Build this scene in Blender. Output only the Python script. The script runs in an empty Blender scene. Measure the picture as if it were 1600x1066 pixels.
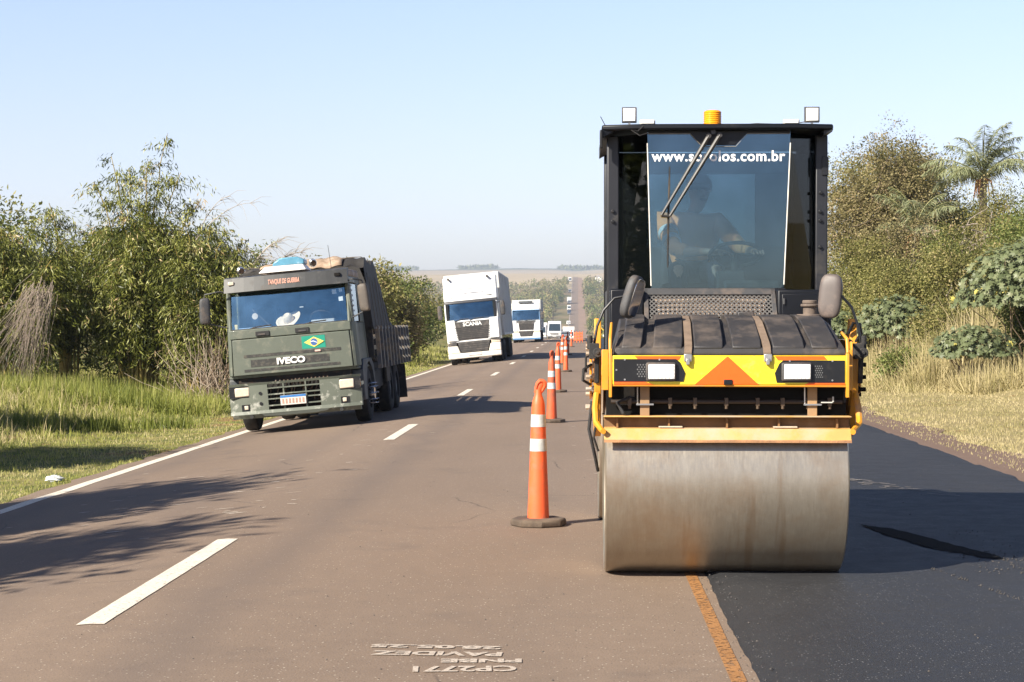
import bpy, bmesh, math, random
import numpy as np
from mathutils import Vector, Matrix, Euler
R = math.radians
random.seed(7); RNG = np.random.default_rng(11)
SC = bpy.context.scene; COL = SC.collection

# ---------------- camera ----------------
cd = bpy.data.cameras.new('camera'); cam = bpy.data.objects.new('camera', cd); COL.objects.link(cam)
cd.sensor_width = 36; cd.lens = 36*2850/1600; cd.clip_end = 20000; cd.clip_start = 0.1
cam.location = (0, 0, 1.67); cam.rotation_euler = (R(90-0.5625), 0, R(2.05))
SC.camera = cam

# ---------------- sky and sun ----------------
SUN_EL, SUN_AZ = R(33), R(227)          # azimuth clockwise from +Y: behind and left of the camera
w = bpy.data.worlds.new('World'); SC.world = w; w.use_nodes = True
nt = w.node_tree; sky = nt.nodes.new('ShaderNodeTexSky'); sky.sky_type = 'NISHITA'; sky.sun_disc = False
sky.sun_elevation = SUN_EL; sky.sun_rotation = SUN_AZ; sky.air_density = 1.0; sky.dust_density = 0.9; sky.ozone_density = 1.6; sky.altitude = 400
bg = nt.nodes['Background']; bg.inputs[1].default_value = 0.10
# hazy bright band low in the sky, deeper blue overhead
_tc = nt.nodes.new('ShaderNodeTexCoord'); _sp = nt.nodes.new('ShaderNodeSeparateXYZ'); nt.links.new(_tc.outputs['Generated'], _sp.inputs[0])
_cr = nt.nodes.new('ShaderNodeValToRGB'); nt.links.new(_sp.outputs[2], _cr.inputs[0])
_e = _cr.color_ramp.elements; _e[0].position = 0.0; _e[0].color = (.86, .80, .90, 1); _e[1].position = .6; _e[1].color = (.24, .29, .40, 1)
_q = _e.new(.10); _q.color = (.96, .84, .93, 1); _q = _e.new(.22); _q.color = (1.03, .94, 1.05, 1); _q = _e.new(.36); _q.color = (.42, .47, .60, 1)
_mx = nt.nodes.new('ShaderNodeMixRGB'); _mx.blend_type = 'MULTIPLY'; _mx.inputs[0].default_value = 1; nt.links.new(sky.outputs[0], _mx.inputs[1]); nt.links.new(_cr.outputs[0], _mx.inputs[2]); nt.links.new(_mx.outputs[0], bg.inputs[0])
ld = bpy.data.lights.new('sun', 'SUN'); ld.energy = 5.0; ld.angle = R(0.8); ld.color = (1, .92, .79)
sun = bpy.data.objects.new('sun', ld); COL.objects.link(sun)
sdir = Vector((math.sin(SUN_AZ)*math.cos(SUN_EL), math.cos(SUN_AZ)*math.cos(SUN_EL), math.sin(SUN_EL)))
sun.rotation_euler = sdir.to_track_quat('Z', 'Y').to_euler(); sun.location = sdir*50
SC.view_settings.view_transform = 'Standard'; SC.view_settings.look = 'None'
SC.view_settings.exposure = 1.15; SC.view_settings.gamma = 1
SC.cycles.max_bounces = 8; SC.cycles.transparent_max_bounces = 16; SC.cycles.volume_bounces = 0

# ---------------- helpers ----------------
class B:
    def __init__(s): s.v = []; s.f = []; s.c = []
    def add(s, vs, fs):
        o = len(s.v); s.v += [tuple(v) for v in vs]; s.f += [tuple(i+o for i in f) for f in fs]; s.c.append((o, len(s.v), len(s.f)-len(fs), len(s.f))); return s
    def box(s, x0, x1, y0, y1, z0, z1, m=None):
        vs = [(x, y, z) for z in (z0, z1) for y in (y0, y1) for x in (x0, x1)]
        if m is not None: vs = [m @ Vector(v) for v in vs]
        return s.add(vs, [(0, 2, 3, 1), (4, 5, 7, 6), (0, 1, 5, 4), (2, 6, 7, 3), (0, 4, 6, 2), (1, 3, 7, 5)])
    def hexa(s, p):   # 4 bottom (ccw from above) + 4 top
        return s.add(p, [(3, 2, 1, 0), (4, 5, 6, 7), (0, 1, 5, 4), (1, 2, 6, 5), (2, 3, 7, 6), (3, 0, 4, 7)])
    def prism(s, poly, ax, a, b, sx=None):
        n = len(poly)
        def mk(u, v, t): return (t, u, v) if ax == 'x' else ((u, t, v) if ax == 'y' else (u, v, t))
        vs = [mk(u, v, a) for u, v in poly]+[mk(u, v, b) for u, v in poly]
        return s.add(vs, [tuple(range(n-1, -1, -1)), tuple(range(n, 2*n))]+[(i, (i+1) % n, n+(i+1) % n, n+i) for i in range(n)])
    def ring(s, c, u, v, r, n):
        return [tuple(c[k]+r*(math.cos(2*math.pi*i/n)*u[k]+math.sin(2*math.pi*i/n)*v[k]) for k in range(3)) for i in range(n)]
    def tube(s, pts, r, n=8, caps=True):
        pts = [Vector(p) for p in pts]; rs = r if isinstance(r, (list, tuple)) else [r]*len(pts)
        vs = []; fs = []; prev = None
        for i, p in enumerate(pts):
            d = (pts[min(i+1, len(pts)-1)]-pts[max(i-1, 0)])
            if d.length < 1e-9: d = Vector((0, 0, 1))
            d.normalize()
            if prev is None:
                u = d.cross(Vector((0, 0, 1)) if abs(d.z) < .9 else Vector((1, 0, 0)))
            else: u = prev-d*prev.dot(d)
            u.normalize(); prev = u; v = d.cross(u)
            vs += s.ring(p, u, v, rs[i], n)
        for i in range(len(pts)-1):
            for k in range(n): fs.append((i*n+k, i*n+(k+1) % n, (i+1)*n+(k+1) % n, (i+1)*n+k))
        if caps: fs.append(tuple(range(n-1, -1, -1))); fs.append(tuple((len(pts)-1)*n+k for k in range(n)))
        return s.add(vs, fs)
    def cyl(s, a, b, r, n=16, r2=None): return s.tube([a, b], [r, r if r2 is None else r2], n)
    def lathe(s, prof, n=32, c=(0, 0, 0), ax='z', closed=False):
        vs = []; fs = []; m = len(prof)
        for i in range(n):
            a = 2*math.pi*i/n; ca, sa = math.cos(a), math.sin(a)
            for r, h in prof:
                p = (r*ca, r*sa, h) if ax == 'z' else ((h, r*ca, r*sa) if ax == 'x' else (r*sa, h, r*ca))
                vs.append((p[0]+c[0], p[1]+c[1], p[2]+c[2]))
        for i in range(n):
            j = (i+1) % n
            for k in range(m if closed else m-1):
                q = (k+1) % m; fs.append((i*m+k, j*m+k, j*m+q, i*m+q))
        return s.add(vs, fs)
    def grid(s, fn, nu, nv):
        vs = [fn(i/nu, j/nv) for j in range(nv+1) for i in range(nu+1)]
        return s.add(vs, [(j*(nu+1)+i, j*(nu+1)+i+1, (j+1)*(nu+1)+i+1, (j+1)*(nu+1)+i) for j in range(nv) for i in range(nu)])
    def xf(s, m): s.v = [tuple(m @ Vector(v)) for v in s.v]; return s
    def clusters(s):
        bb = []
        for a, b, _, _ in s.c:
            q = s.v[a:b]; bb.append(([min(p[k] for p in q) for k in range(3)], [max(p[k] for p in q) for k in range(3)]))
        n = len(bb); g = list(range(n))
        def find(i):
            while g[i] != i: i = g[i]
            return i
        for i in range(n):
            for j in range(i):
                d = math.sqrt(sum(max(0, bb[i][0][k]-bb[j][1][k], bb[j][0][k]-bb[i][1][k])**2 for k in range(3)))
                sz = max(math.dist(*bb[i]), math.dist(*bb[j]))
                if d <= .3*sz: g[find(i)] = find(j)
        out = {}
        for i in range(n): out.setdefault(find(i), []).append(i)
        return list(out.values())
    def build(s, name, mat, parent=None, bev=0, smooth=False, solid=0, split=True):
        if split and parent is not None and 1 < len(s.c) <= 80:
            cl = s.clusters()
            if 1 < len(cl) <= 40:
                res = []
                for q in cl:
                    t = B()
                    for i in q:
                        a, b, c, d = s.c[i]; t.add(s.v[a:b], [tuple(k-a for k in f) for f in s.f[c:d]])
                    res.append(t.build(name, mat, parent, bev, smooth, solid, False))
                return res[0]
        me = bpy.data.meshes.new(name); me.from_pydata(s.v, [], s.f)
        bm = bmesh.new(); bm.from_mesh(me); bmesh.ops.recalc_face_normals(bm, faces=bm.faces); bm.to_mesh(me); bm.free()
        me.materials.append(mat); o = bpy.data.objects.new(name, me); COL.objects.link(o); o.parent = parent
        if solid:
            q = o.modifiers.new('s', 'SOLIDIFY'); q.thickness = solid; q.offset = 0
        if bev:
            q = o.modifiers.new('b', 'BEVEL'); q.width = bev; q.segments = 2; q.limit_method = 'ANGLE'; q.angle_limit = R(35); q.harden_normals = False
        if smooth or bev:
            for p in me.polygons: p.use_smooth = True
            if hasattr(me, 'set_sharp_from_angle'): me.set_sharp_from_angle(angle=R(40))
        return o
def tag(o, label=None, cat=None, group=None, kind=None):
    for k, v in (('label', label), ('category', cat), ('group', group), ('kind', kind)):
        if v: o[k] = v
    return o
def thing(name, label, cat, loc=(0, 0, 0), rot=(0, 0, 0), group=None):
    o = bpy.data.objects.new(name, None); COL.objects.link(o); o.location = loc; o.rotation_euler = rot
    o.empty_display_size = .2
    return tag(o, label, cat, group)
def kids(o): return [c for c in bpy.data.objects if c.parent == o]
def copy_tree(o, loc=None, rot=None, scale=None, label=None, parent=None):
    c = o.copy(); COL.objects.link(c)
    if parent: c.parent = parent
    if loc is not None: c.location = loc
    if rot is not None: c.rotation_euler = rot
    if scale is not None: c.scale = scale
    if label: c['label'] = label
    for k in kids(o): copy_tree(k, parent=c)
    return c
def text(name, s, size, mat, parent, loc, rot, width=None, ext=.002, off=0.0, shear=0, space=1):
    cu = bpy.data.curves.new(name, 'FONT'); cu.body = s; cu.size = size; cu.extrude = ext; cu.offset = off
    cu.align_x = 'CENTER'; cu.align_y = 'CENTER'; cu.shear = shear; cu.space_character = space; cu.resolution_u = 3
    t = bpy.data.objects.new(name, cu); COL.objects.link(t)
    me = bpy.data.meshes.new_from_object(t.evaluated_get(bpy.context.evaluated_depsgraph_get()))
    bpy.data.objects.remove(t); me.materials.clear(); me.materials.append(mat)
    o = bpy.data.objects.new(name, me); COL.objects.link(o); o.parent = parent; o.location = loc; o.rotation_euler = rot
    if width:
        xs = [v.co.x for v in me.vertices]; k = width/(max(xs)-min(xs))
        for v in me.vertices: v.co.x *= k
    return o

# ---------------- materials ----------------
def newmat(name):
    m = bpy.data.materials.new(name); m.use_nodes = True; return m, m.node_tree, m.node_tree.nodes['Principled BSDF']
def N(nt, typ, **kw):
    n = nt.nodes.new('ShaderNode'+typ)
    for k, v in kw.items(): setattr(n, k, v)
    return n
def noise(nt, vec, scale, detail=4, rough=.55, sc=None):
    if sc:
        mp = N(nt, 'Mapping'); mp.inputs['Scale'].default_value = sc; nt.links.new(vec, mp.inputs[0]); vec = mp.outputs[0]
    n = N(nt, 'TexNoise'); n.inputs['Scale'].default_value = scale; n.inputs['Detail'].default_value = detail; n.inputs['Roughness'].default_value = rough
    nt.links.new(vec, n.inputs['Vector']); return n.outputs[0]
def ramp(nt, fac, stops, interp='LINEAR'):
    r = N(nt, 'ValToRGB'); r.color_ramp.interpolation = interp; e = r.color_ramp.elements
    while len(e) < len(stops): e.new(.5)
    for i, (p, c) in enumerate(stops):
        e[i].position = p; e[i].color = (c, c, c, 1) if isinstance(c, (int, float)) else (*c, 1)
    nt.links.new(fac, r.inputs[0]); return r.outputs[0]
def mix(nt, fac, a, b, mode='MIX'):
    m = N(nt, 'MixRGB', blend_type=mode)
    for i, v in ((0, fac), (1, a), (2, b)):
        if isinstance(v, (int, float)): m.inputs[i].default_value = v if i == 0 else (v, v, v, 1)
        elif isinstance(v, tuple): m.inputs[i].default_value = (*v, 1)
        else: nt.links.new(v, m.inputs[i])
    return m.outputs[0]
def M(name, col, rough=.5, metal=0, var=.18, ns=6, dirt=None, damt=.35, ds=3, bump=0, bs=60, emis=0, coat=0, sc=None, spec=.5):
    m, nt, p = newmat(name); tc = N(nt, 'TexCoord').outputs['Object']
    c2 = tuple(max(0, c*(1-var)) for c in col); c3 = tuple(min(1, c*(1+var*.6)) for c in col)
    f = ramp(nt, noise(nt, tc, ns, 5, .6, sc), [(.3, 0.), (.7, 1.)])
    c = mix(nt, f, c2, c3)
    if dirt:
        d = ramp(nt, noise(nt, tc, ds, 7, .68, sc), [(.62-damt*.35, 0.), (.72-damt*.1, 1.)])
        c = mix(nt, d, c, dirt)
        rr = mix(nt, d, rough, min(1, rough+.3)); nt.links.new(rr, p.inputs['Roughness'])
    else:
        rr = mix(nt, f, max(.02, rough*.85), min(1, rough*1.15)); nt.links.new(rr, p.inputs['Roughness'])
    nt.links.new(c, p.inputs['Base Color']); p.inputs['Metallic'].default_value = metal
    p.inputs['Specular IOR Level'].default_value = spec; p.inputs['Coat Weight'].default_value = coat
    if bump:
        b = N(nt, 'Bump'); b.inputs['Strength'].default_value = bump; b.inputs['Distance'].default_value = .01
        nt.links.new(noise(nt, tc, bs, 4), b.inputs['Height']); nt.links.new(b.outputs[0], p.inputs['Normal'])
    if emis:
        p.inputs['Emission Color'].default_value = (*col, 1); p.inputs['Emission Strength'].default_value = emis
    return m
def glass(name, tint=(.3, .36, .38), refl=.06, rough=.02, gcol=(1, 1, 1)):
    m, nt, p = newmat(name); nt.nodes.remove(p); out = nt.nodes['Material Output']
    t = N(nt, 'BsdfTransparent'); t.inputs[0].default_value = (*tint, 1)
    g = N(nt, 'BsdfGlossy'); g.inputs[0].default_value = (*gcol, 1); g.inputs['Roughness'].default_value = rough
    lw = N(nt, 'LayerWeight'); lw.inputs[0].default_value = .5; fr = N(nt, 'Math', operation='POWER'); nt.links.new(lw.outputs['Facing'], fr.inputs[0]); fr.inputs[1].default_value = 5
    ad = N(nt, 'Math', operation='ADD'); ad.use_clamp = True; nt.links.new(fr.outputs[0], ad.inputs[0])
    tc = N(nt, 'TexCoord').outputs['Object']; d = ramp(nt, noise(nt, tc, 3, 5), [(.3, .04+refl*.7), (.75, .04+refl*1.4)])
    nt.links.new(d, ad.inputs[1])
    mx = N(nt, 'MixShader'); nt.links.new(ad.outputs[0], mx.inputs[0]); nt.links.new(t.outputs[0], mx.inputs[1]); nt.links.new(g.outputs[0], mx.inputs[2])
    nt.links.new(mx.outputs[0], out.inputs[0]); return m
def foliage(name, stops, trans=.3, rough=.55):
    m, nt, p = newmat(name); out = nt.nodes['Material Output']
    a = N(nt, 'Attribute', attribute_name='var'); c = ramp(nt, a.outputs['Fac'], stops)
    nt.links.new(c, p.inputs['Base Color']); p.inputs['Roughness'].default_value = rough; p.inputs['Specular IOR Level'].default_value = .3
    t = N(nt, 'BsdfTranslucent'); nt.links.new(mix(nt, .5, c, (.16, .2, .03)), t.inputs[0])
    mx = N(nt, 'MixShader'); mx.inputs[0].default_value = trans
    nt.links.new(p.outputs[0], mx.inputs[1]); nt.links.new(t.outputs[0], mx.inputs[2]); nt.links.new(mx.outputs[0], out.inputs[0]); return m

black = M('black paint', (.007, .0075, .009), .42, var=.3, dirt=(.03, .025, .022), damt=.12, ds=5)
rubber = M('rubber', (.022, .021, .021), .8, var=.3, dirt=(.09, .07, .05), damt=.3, ds=7, bump=.3)
plastic = M('dark plastic', (.05, .05, .052), .6, var=.25, dirt=(.13, .10, .08), damt=.35, ds=5, bump=.15, bs=90)
steel = M('steel', (.5, .49, .47), .4, metal=.9, var=.2)
chrome = M('chrome', (.8, .8, .8), .15, metal=1, var=.1)
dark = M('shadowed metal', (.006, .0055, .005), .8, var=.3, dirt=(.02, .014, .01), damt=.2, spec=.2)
yellow = M('machine yellow', (.66, .28, .022), .42, var=.12, dirt=(.36, .20, .10), damt=.22, ds=5, coat=.2)
whitem = M('white paint', (.78, .78, .76), .35, var=.06, ns=2, dirt=(.5, .46, .4), damt=.1, ds=2, coat=.3)
orange_l = M('orange lens', (.85, .25, .02), .25, var=.1, coat=.5)
lens = M('clear lamp lens', (.86, .85, .82), .12, var=.06, ns=30, coat=.6)
# ---------------- terrain shape ----------------
_T = np.arange(-200, 9001, 5.0)
_K = [(-200, 0), (215, 0), (275, -.8), (400, -3.2), (700, -9), (1000, -7), (1300, -1.5), (1700, 20), (2300, 56), (2700, 69), (3300, 90), (4300, 117), (5000, 140), (5600, 160), (6500, 192), (7000, 196), (9000, 120)]
_B = np.interp(_T, [k[0] for k in _K], [k[1] for k in _K])
for _ in range(2):
    _B = np.convolve(np.pad(_B, 6, 'edge'), np.ones(13)/13, 'valid')
def base(Y): return np.interp(Y, _T, _B)
def slp(Y): return np.interp(Y, [0, 95, 175, 400], [.097, .097, .03, .02])
def road_z(x, Y): return base(Y)+np.minimum(0, np.asarray(x)+2.7)*slp(Y)
_wv = [(.031, .043, .4, 1.3), (.083, .067, 1.9, .6), (.19, .23, .7, .22), (.47, .53, 2.2, .08), (1.3, 1.1, .1, .03)]
def wob(x, Y, a=1.): return a*sum(k[3]*np.sin(k[0]*x*2.1+k[2]+1.7*np.sin(k[1]*Y))*np.cos(k[1]*Y*1.7+k[2]*2) for k in _wv)
def ground_z(x, Y):
    x = np.asarray(x, float); Y = np.asarray(Y, float)
    edge = road_z(-6.6, Y); tl = np.clip(-6.5-x, 0, None); tr = np.clip(x-4.75, 0, None)
    near = np.clip(1-(Y-350)/500, 0, 1)
    L = np.interp(tl, [0, .4, 2, 3.2, 5.5, 8, 14, 40, 5000], [-.03, -.06, -.10, -.04, .22, .36, .62, 1.8, 1.8])
    Rr = np.interp(tr, [0, .3, 1, 4.5, 7, 12, 30, 5000], [-.02, -.03, -.02, .05, .55, 1.3, 3, 3])
    z = np.where(x < -2.7, edge+L*near, base(Y)+Rr*near)
    far = np.clip((Y-400)/600, 0, 1); out = np.clip((np.abs(x+1)-12)/60, 0, 1)
    z = z+out*wob(x*.05, Y*.02, 1.5)*far*2.5 + np.clip((np.minimum(tl, 60)+tr.clip(0, 60))/6, 0, 1)*wob(x, Y, .012)*near
    inside = (x > -6.55) & (x < 4.75)
    zi = road_z(x, Y)-.12
    return np.where(inside, np.minimum(z, zi), z)
def gz(x, Y): return float(ground_z(x, Y))
def sheet(name, xs, ys, zf, mat, xj=None):
    X, Yv = np.meshgrid(xs, ys)
    X = X.astype(float).copy()
    if xj is not None: X = xj(X, Yv)
    Z = zf(X, Yv); nx, ny = len(xs), len(ys)
    V = np.stack([X, Yv, Z], -1).reshape(-1, 3)
    i = (np.arange(ny-1)[:, None]*nx+np.arange(nx-1)[None]).reshape(-1)
    F = np.stack([i, i+1, i+nx+1, i+nx], 1)
    return npmesh(name, V, F, mat)
def npmesh(name, V, F, mat, parent=None, var=None, smooth=True):
    me = bpy.data.meshes.new(name); n, k = F.shape
    me.vertices.add(len(V)); me.vertices.foreach_set('co', np.ascontiguousarray(V, dtype=np.float32).ravel())
    me.loops.add(n*k); me.loops.foreach_set('vertex_index', np.ascontiguousarray(F, dtype=np.int32).ravel())
    me.polygons.add(n); me.polygons.foreach_set('loop_start', np.arange(0, n*k, k, dtype=np.int32))
    try: me.polygons.foreach_set('loop_total', np.full(n, k, dtype=np.int32))
    except Exception: pass
    me.update(calc_edges=True)
    if smooth: me.polygons.foreach_set('use_smooth', np.ones(n, dtype=bool))
    if var is not None:
        at = me.attributes.new('var', 'FLOAT', 'FACE'); at.data.foreach_set('value', np.ascontiguousarray(var, dtype=np.float32))
    me.materials.append(mat); o = bpy.data.objects.new(name, me); COL.objects.link(o); o.parent = parent
    return o

# ground material: green verge left, dry verge right, red soil, stubble field on the far hill
m, nt, p = newmat('verge ground'); g = N(nt, 'NewGeometry').outputs['Position']
sep = N(nt, 'SeparateXYZ'); nt.links.new(g, sep.inputs[0])
def mr(nt, v, a, b, c=0., d=1.):
    r = N(nt, 'MapRange'); nt.links.new(v, r.inputs[0])
    for i, q in enumerate((a, b, c, d)): r.inputs[i+1].default_value = q
    return r.outputs[0]
n1 = noise(nt, g, .6, 6, .65); n2 = noise(nt, g, 9, 5, .7); n3 = noise(nt, g, .012, 4)
green = mix(nt, ramp(nt, n2, [(.3, 0.), (.7, 1.)]), (.075, .095, .028), (.17, .17, .06))
green = mix(nt, ramp(nt, noise(nt, g, 1.7, 5), [(.45, 0.), (.65, .8)]), green, (.30, .25, .11)); green = mix(nt, ramp(nt, n1, [(.55, 0.), (.68, 1.)]), green, (.22, .16, .09))
dry = mix(nt, ramp(nt, n2, [(.3, 0.), (.72, 1.)]), (.15, .13, .055), (.40, .32, .17))
dry = mix(nt, ramp(nt, n1, [(.5, 0.), (.75, 1.)]), dry, (.17, .17, .06))
c = mix(nt, mr(nt, sep.outputs[0], -1, 1), green, dry)
soil = mix(nt, ramp(nt, n1, [(.58, 0.), (.66, .7)]), c, (.24, .12, .06))
forest = mix(nt, ramp(nt, n3, [(.35, 0.), (.65, 1.)]), (.10, .10, .04), (.26, .19, .11))
c = mix(nt, mr(nt, sep.outputs[1], 300, 600), soil, forest)
field = mix(nt, ramp(nt, noise(nt, g, .004, 5), [(.3, 0.), (.7, 1.)]), (.34, .28, .18), (.44, .35, .23))
c = mix(nt, mr(nt, sep.outputs[1], 1980, 2060), c, field)
c = mix(nt, mr(nt, sep.outputs[1], 5600, 6000), c, (.08, .11, .06))
nt.links.new(c, p.inputs['Base Color']); p.inputs['Roughness'].default_value = .95; p.inputs['Specular IOR Level'].default_value = .1
b = N(nt, 'Bump'); b.inputs['Strength'].default_value = .8; b.inputs['Distance'].default_value = .04; nt.links.new(n2, b.inputs['Height']); nt.links.new(b.outputs[0], p.inputs['Normal'])
GM = m
ysN = np.concatenate([np.arange(-60, 0, 4), np.arange(0, 90, .6), np.arange(90, 300, 5), np.arange(300, 1000, 20), np.arange(1000, 3000, 50), np.arange(3000, 9001, 250)])
xsN = np.concatenate([[-4000, -2500, -1500, -900, -500, -300, -200, -140, -100, -70, -50, -40], np.arange(-32, -20, 2), np.arange(-20, -6.7, .45), [-6.6, -6.4, -4, -2.7, -1, 1, 3, 4.5, 4.7, 4.9], np.arange(5.2, 20, .5), np.arange(20, 40, 2), [45, 60, 80, 110, 150, 200, 300, 500, 900, 1500, 2500, 4000]])
tag(sheet('ground', xsN, ysN, ground_z, GM), kind='structure')

# ---- old asphalt ----
def asphalt(name, lo, hi, agg, wheel=None, rough=.85, patch=None, dots=True, lo2=None):
    m, nt, p = newmat(name); g = N(nt, 'NewGeometry').outputs['Position']
    big = noise(nt, g, .35, 5, .6, (1, .25, 1)); fine = noise(nt, g, 85, 3, .7); mid = noise(nt, g, 5, 6, .7)
    c = mix(nt, ramp(nt, big, [(.3, 0.), (.7, 1.)]), lo, hi)
    c = mix(nt, .6, c, mix(nt, ramp(nt, fine, [(.3, .40), (.7, 1.5)]), (0, 0, 0), c), 'MIX')
    c = mix(nt, ramp(nt, mid, [(.35, .25), (.6, 0.)]), c, tuple(x*.72 for x in lo))
    if dots:
        vo = N(nt, 'TexVoronoi'); vo.inputs['Scale'].default_value = 55; nt.links.new(g, vo.inputs['Vector'])
        rnd = N(nt, 'SeparateColor'); nt.links.new(vo.outputs['Color'], rnd.inputs[0])
        thr = N(nt, 'Math', operation='MULTIPLY'); nt.links.new(rnd.outputs[2], thr.inputs[0]); thr.inputs[1].default_value = .30
        df = N(nt, 'Math', operation='SUBTRACT'); nt.links.new(thr.outputs[0], df.inputs[0]); nt.links.new(vo.outputs['Distance'], df.inputs[1])
        sp = ramp(nt, df.outputs[0], [(.0, 0.), (.03, 1.)])
        pick = ramp(nt, rnd.outputs[0], [(.72, 0.), (.76, 1.)]); c = mix(nt, mix(nt, 1., sp, pick, 'MULTIPLY'), c, agg)
        pick2 = ramp(nt, rnd.outputs[1], [(.86, 0.), (.88, .8)]); c = mix(nt, mix(nt, 1., sp, pick2, 'MULTIPLY'), c, tuple(x*.3 for x in lo))
    if wheel:
        sp = N(nt, 'SeparateXYZ'); nt.links.new(g, sp.inputs[0])
        cr = N(nt, 'ValToRGB'); x0, x1 = -7., 5.
        pts = [(x0, 0.), (x1, 0.)]
        for cx, wd, a in wheel: pts += [(cx-wd, 0.), (cx, a), (cx+wd, 0.)]
        pts.sort(); e = cr.color_ramp.elements
        while len(e) < len(pts): e.new(.5)
        for i, (px, v) in enumerate(pts): e[i].position = (px-x0)/(x1-x0); e[i].color = (v, v, v, 1)
        jit = N(nt, 'Math', operation='ADD'); nt.links.new(sp.outputs[0], jit.inputs[0])
        nz = mr(nt, noise(nt, g, .5, 3), 0, 1, -.35, .35); nt.links.new(nz, jit.inputs[1])
        nt.links.new(mr(nt, jit.outputs[0], x0, x1), cr.inputs[0]); c = mix(nt, cr.outputs[0], c, wheel_c)
    if wheel:
        cv_ = N(nt, 'TexVoronoi', feature='DISTANCE_TO_EDGE'); cv_.inputs['Scale'].default_value = .55
        dmp = N(nt, 'MixRGB'); dmp.inputs[0].default_value = .12; nt.links.new(g, dmp.inputs[1]); nz2 = N(nt, 'TexNoise'); nz2.inputs['Scale'].default_value = 3; nz2.inputs['Detail'].default_value = 6; nt.links.new(g, nz2.inputs['Vector']); nt.links.new(nz2.outputs['Color'], dmp.inputs[2]); nt.links.new(dmp.outputs[0], cv_.inputs['Vector'])
        ck = ramp(nt, cv_.outputs['Distance'], [(.0, 1.), (.006, 0.)]); msk = ramp(nt, noise(nt, g, .22, 3), [(.52, 0.), (.58, .8)])
        c = mix(nt, mix(nt, 1., ck, msk, 'MULTIPLY'), c, (.05, .04, .035))
        c = mix(nt, ramp(nt, noise(nt, g, .9, 5, .6), [(.60, 0.), (.72, .35)]), c, (.10, .08, .07))
    if patch:
        k = ramp(nt, noise(nt, g, .8, 7, .75, (.5, 1.6, 1)), [(.62, 0.), (.72, 1.)]); c = mix(nt, mix(nt, .5, 0., k), c, patch)
    nt.links.new(c, p.inputs['Base Color'])
    nt.links.new(mix(nt, ramp(nt, mid, [(.3, 0.), (.7, 1.)]), rough-.08, rough+.05), p.inputs['Roughness']); p.inputs['Specular IOR Level'].default_value = .35
    b = N(nt, 'Bump'); b.inputs['Strength'].default_value = .55; b.inputs['Distance'].default_value = .006
    nt.links.new(fine, b.inputs['Height']); nt.links.new(b.outputs[0], p.inputs['Normal']); return m
wheel_c = (.125, .098, .082)
old_asp = asphalt('old asphalt', (.197, .143, .103), (.242, .178, .130), (.46, .40, .32), wheel=[(-5.7, .5, .5), (-3.7, .45, .35), (-2.15, .35, .45), (-.3, .4, .12)], patch=None)
new_asp = asphalt('fresh asphalt', (.022, .0225, .025), (.033, .034, .037), (.20, .20, .20), rough=.66)
dirt = asphalt('shoulder dirt', (.135, .085, .06), (.20, .135, .10), (.3, .22, .17), rough=.95, patch=(.06, .062, .07))
ysR = np.concatenate([np.arange(-40, 60, .5), np.arange(60, 300, 5), np.arange(300, 2800, 20)])
tag(sheet('road', np.concatenate([np.linspace(-6.52, -2.7, 12), np.linspace(-2, .95, 8)]), ysR, road_z, old_asp, lambda X, Y: X+np.where(X < -6.5, .05*np.sin(Y*3.1)+.04*np.sin(Y*7.7), 0)), kind='structure')
yA = np.concatenate([np.arange(-40, 40, .12), np.arange(40, 240, 1.)])
def jag(Y): return .007*np.sin(Y*1.7)+.003*np.sin(Y*9.1+1)+.003*np.sin(Y*19.7)+.002*np.sin(Y*37.3+2)
def jA(X, Y):
    X = X+np.where(X < 1, jag(Y), 0)+np.where(X > 4.6, .05*np.sin(Y*1.1+1)+jag(Y*.8+3), 0); return X
def zA(X, Y):   # thin new layer laid on the old road, slightly raised at its edge
    z = base(Y)+.030+.0025*np.sin(Y*3+X*5)+.002*np.sin(X*17+Y*11)
    return np.where((X < .9) | (X > 4.68), base(Y)+.002, z)
tag(sheet('road', [.845, .86, .93, 1.3, 2.2, 2.65, 2.7, 2.75, 3.4, 4.2, 4.62, 4.7], yA, zA, new_asp, jA), kind='structure')
tag(sheet('ground', [4.5, 4.8, 5.1, 5.4, 5.62], np.concatenate([np.arange(-40, 60, .3), np.arange(60, 900, 5)]), lambda X, Y: np.where(X < 4.6, base(Y)-.01, ground_z(X, Y)+.012+.008*np.sin(X*19)*np.sin(Y*7)), dirt, lambda X, Y: X+np.where(X > 5.55, .14*np.sin(Y*.9)+.07*np.sin(Y*3.3)+jag(Y), 0)), kind='structure')
tag(sheet('ground', [.9, 2, 3.5, 5, 6.5], np.arange(240, 2700, 20.), lambda X, Y: base(Y)+.05, M('bare red earth', (.26, .17, .115), .95, ns=.1)), kind='structure')
# ---- road markings ----
def paint(name, col, wear=.5, scale=14, dirtc=(.16, .13, .11)):
    m, nt, p = newmat(name); g = N(nt, 'NewGeometry').outputs['Position']
    k = ramp(nt, noise(nt, g, scale, 8, .78), [(wear-.06, 0.), (wear+.04, 1.)])
    c = mix(nt, ramp(nt, noise(nt, g, 3, 4), [(.3, 0.), (.7, 1.)]), tuple(x*.82 for x in col), col)
    nt.links.new(c, p.inputs['Base Color']); p.inputs['Roughness'].default_value = .75
    t = N(nt, 'BsdfTransparent'); mx = N(nt, 'MixShader'); nt.links.new(k, mx.inputs[0]); nt.links.new(p.outputs[0], mx.inputs[2]); nt.links.new(t.outputs[0], mx.inputs[1])
    nt.links.new(mx.outputs[0], nt.nodes['Material Output'].inputs[0]); return m
pw = paint('road paint white', (.72, .65, .54), .41, 34); pw2 = paint('hand sprayed paint', (.52, .44, .36), .44, 60)
py_ = paint('worn ochre line', (.36, .17, .055), .46, 26)
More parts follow.
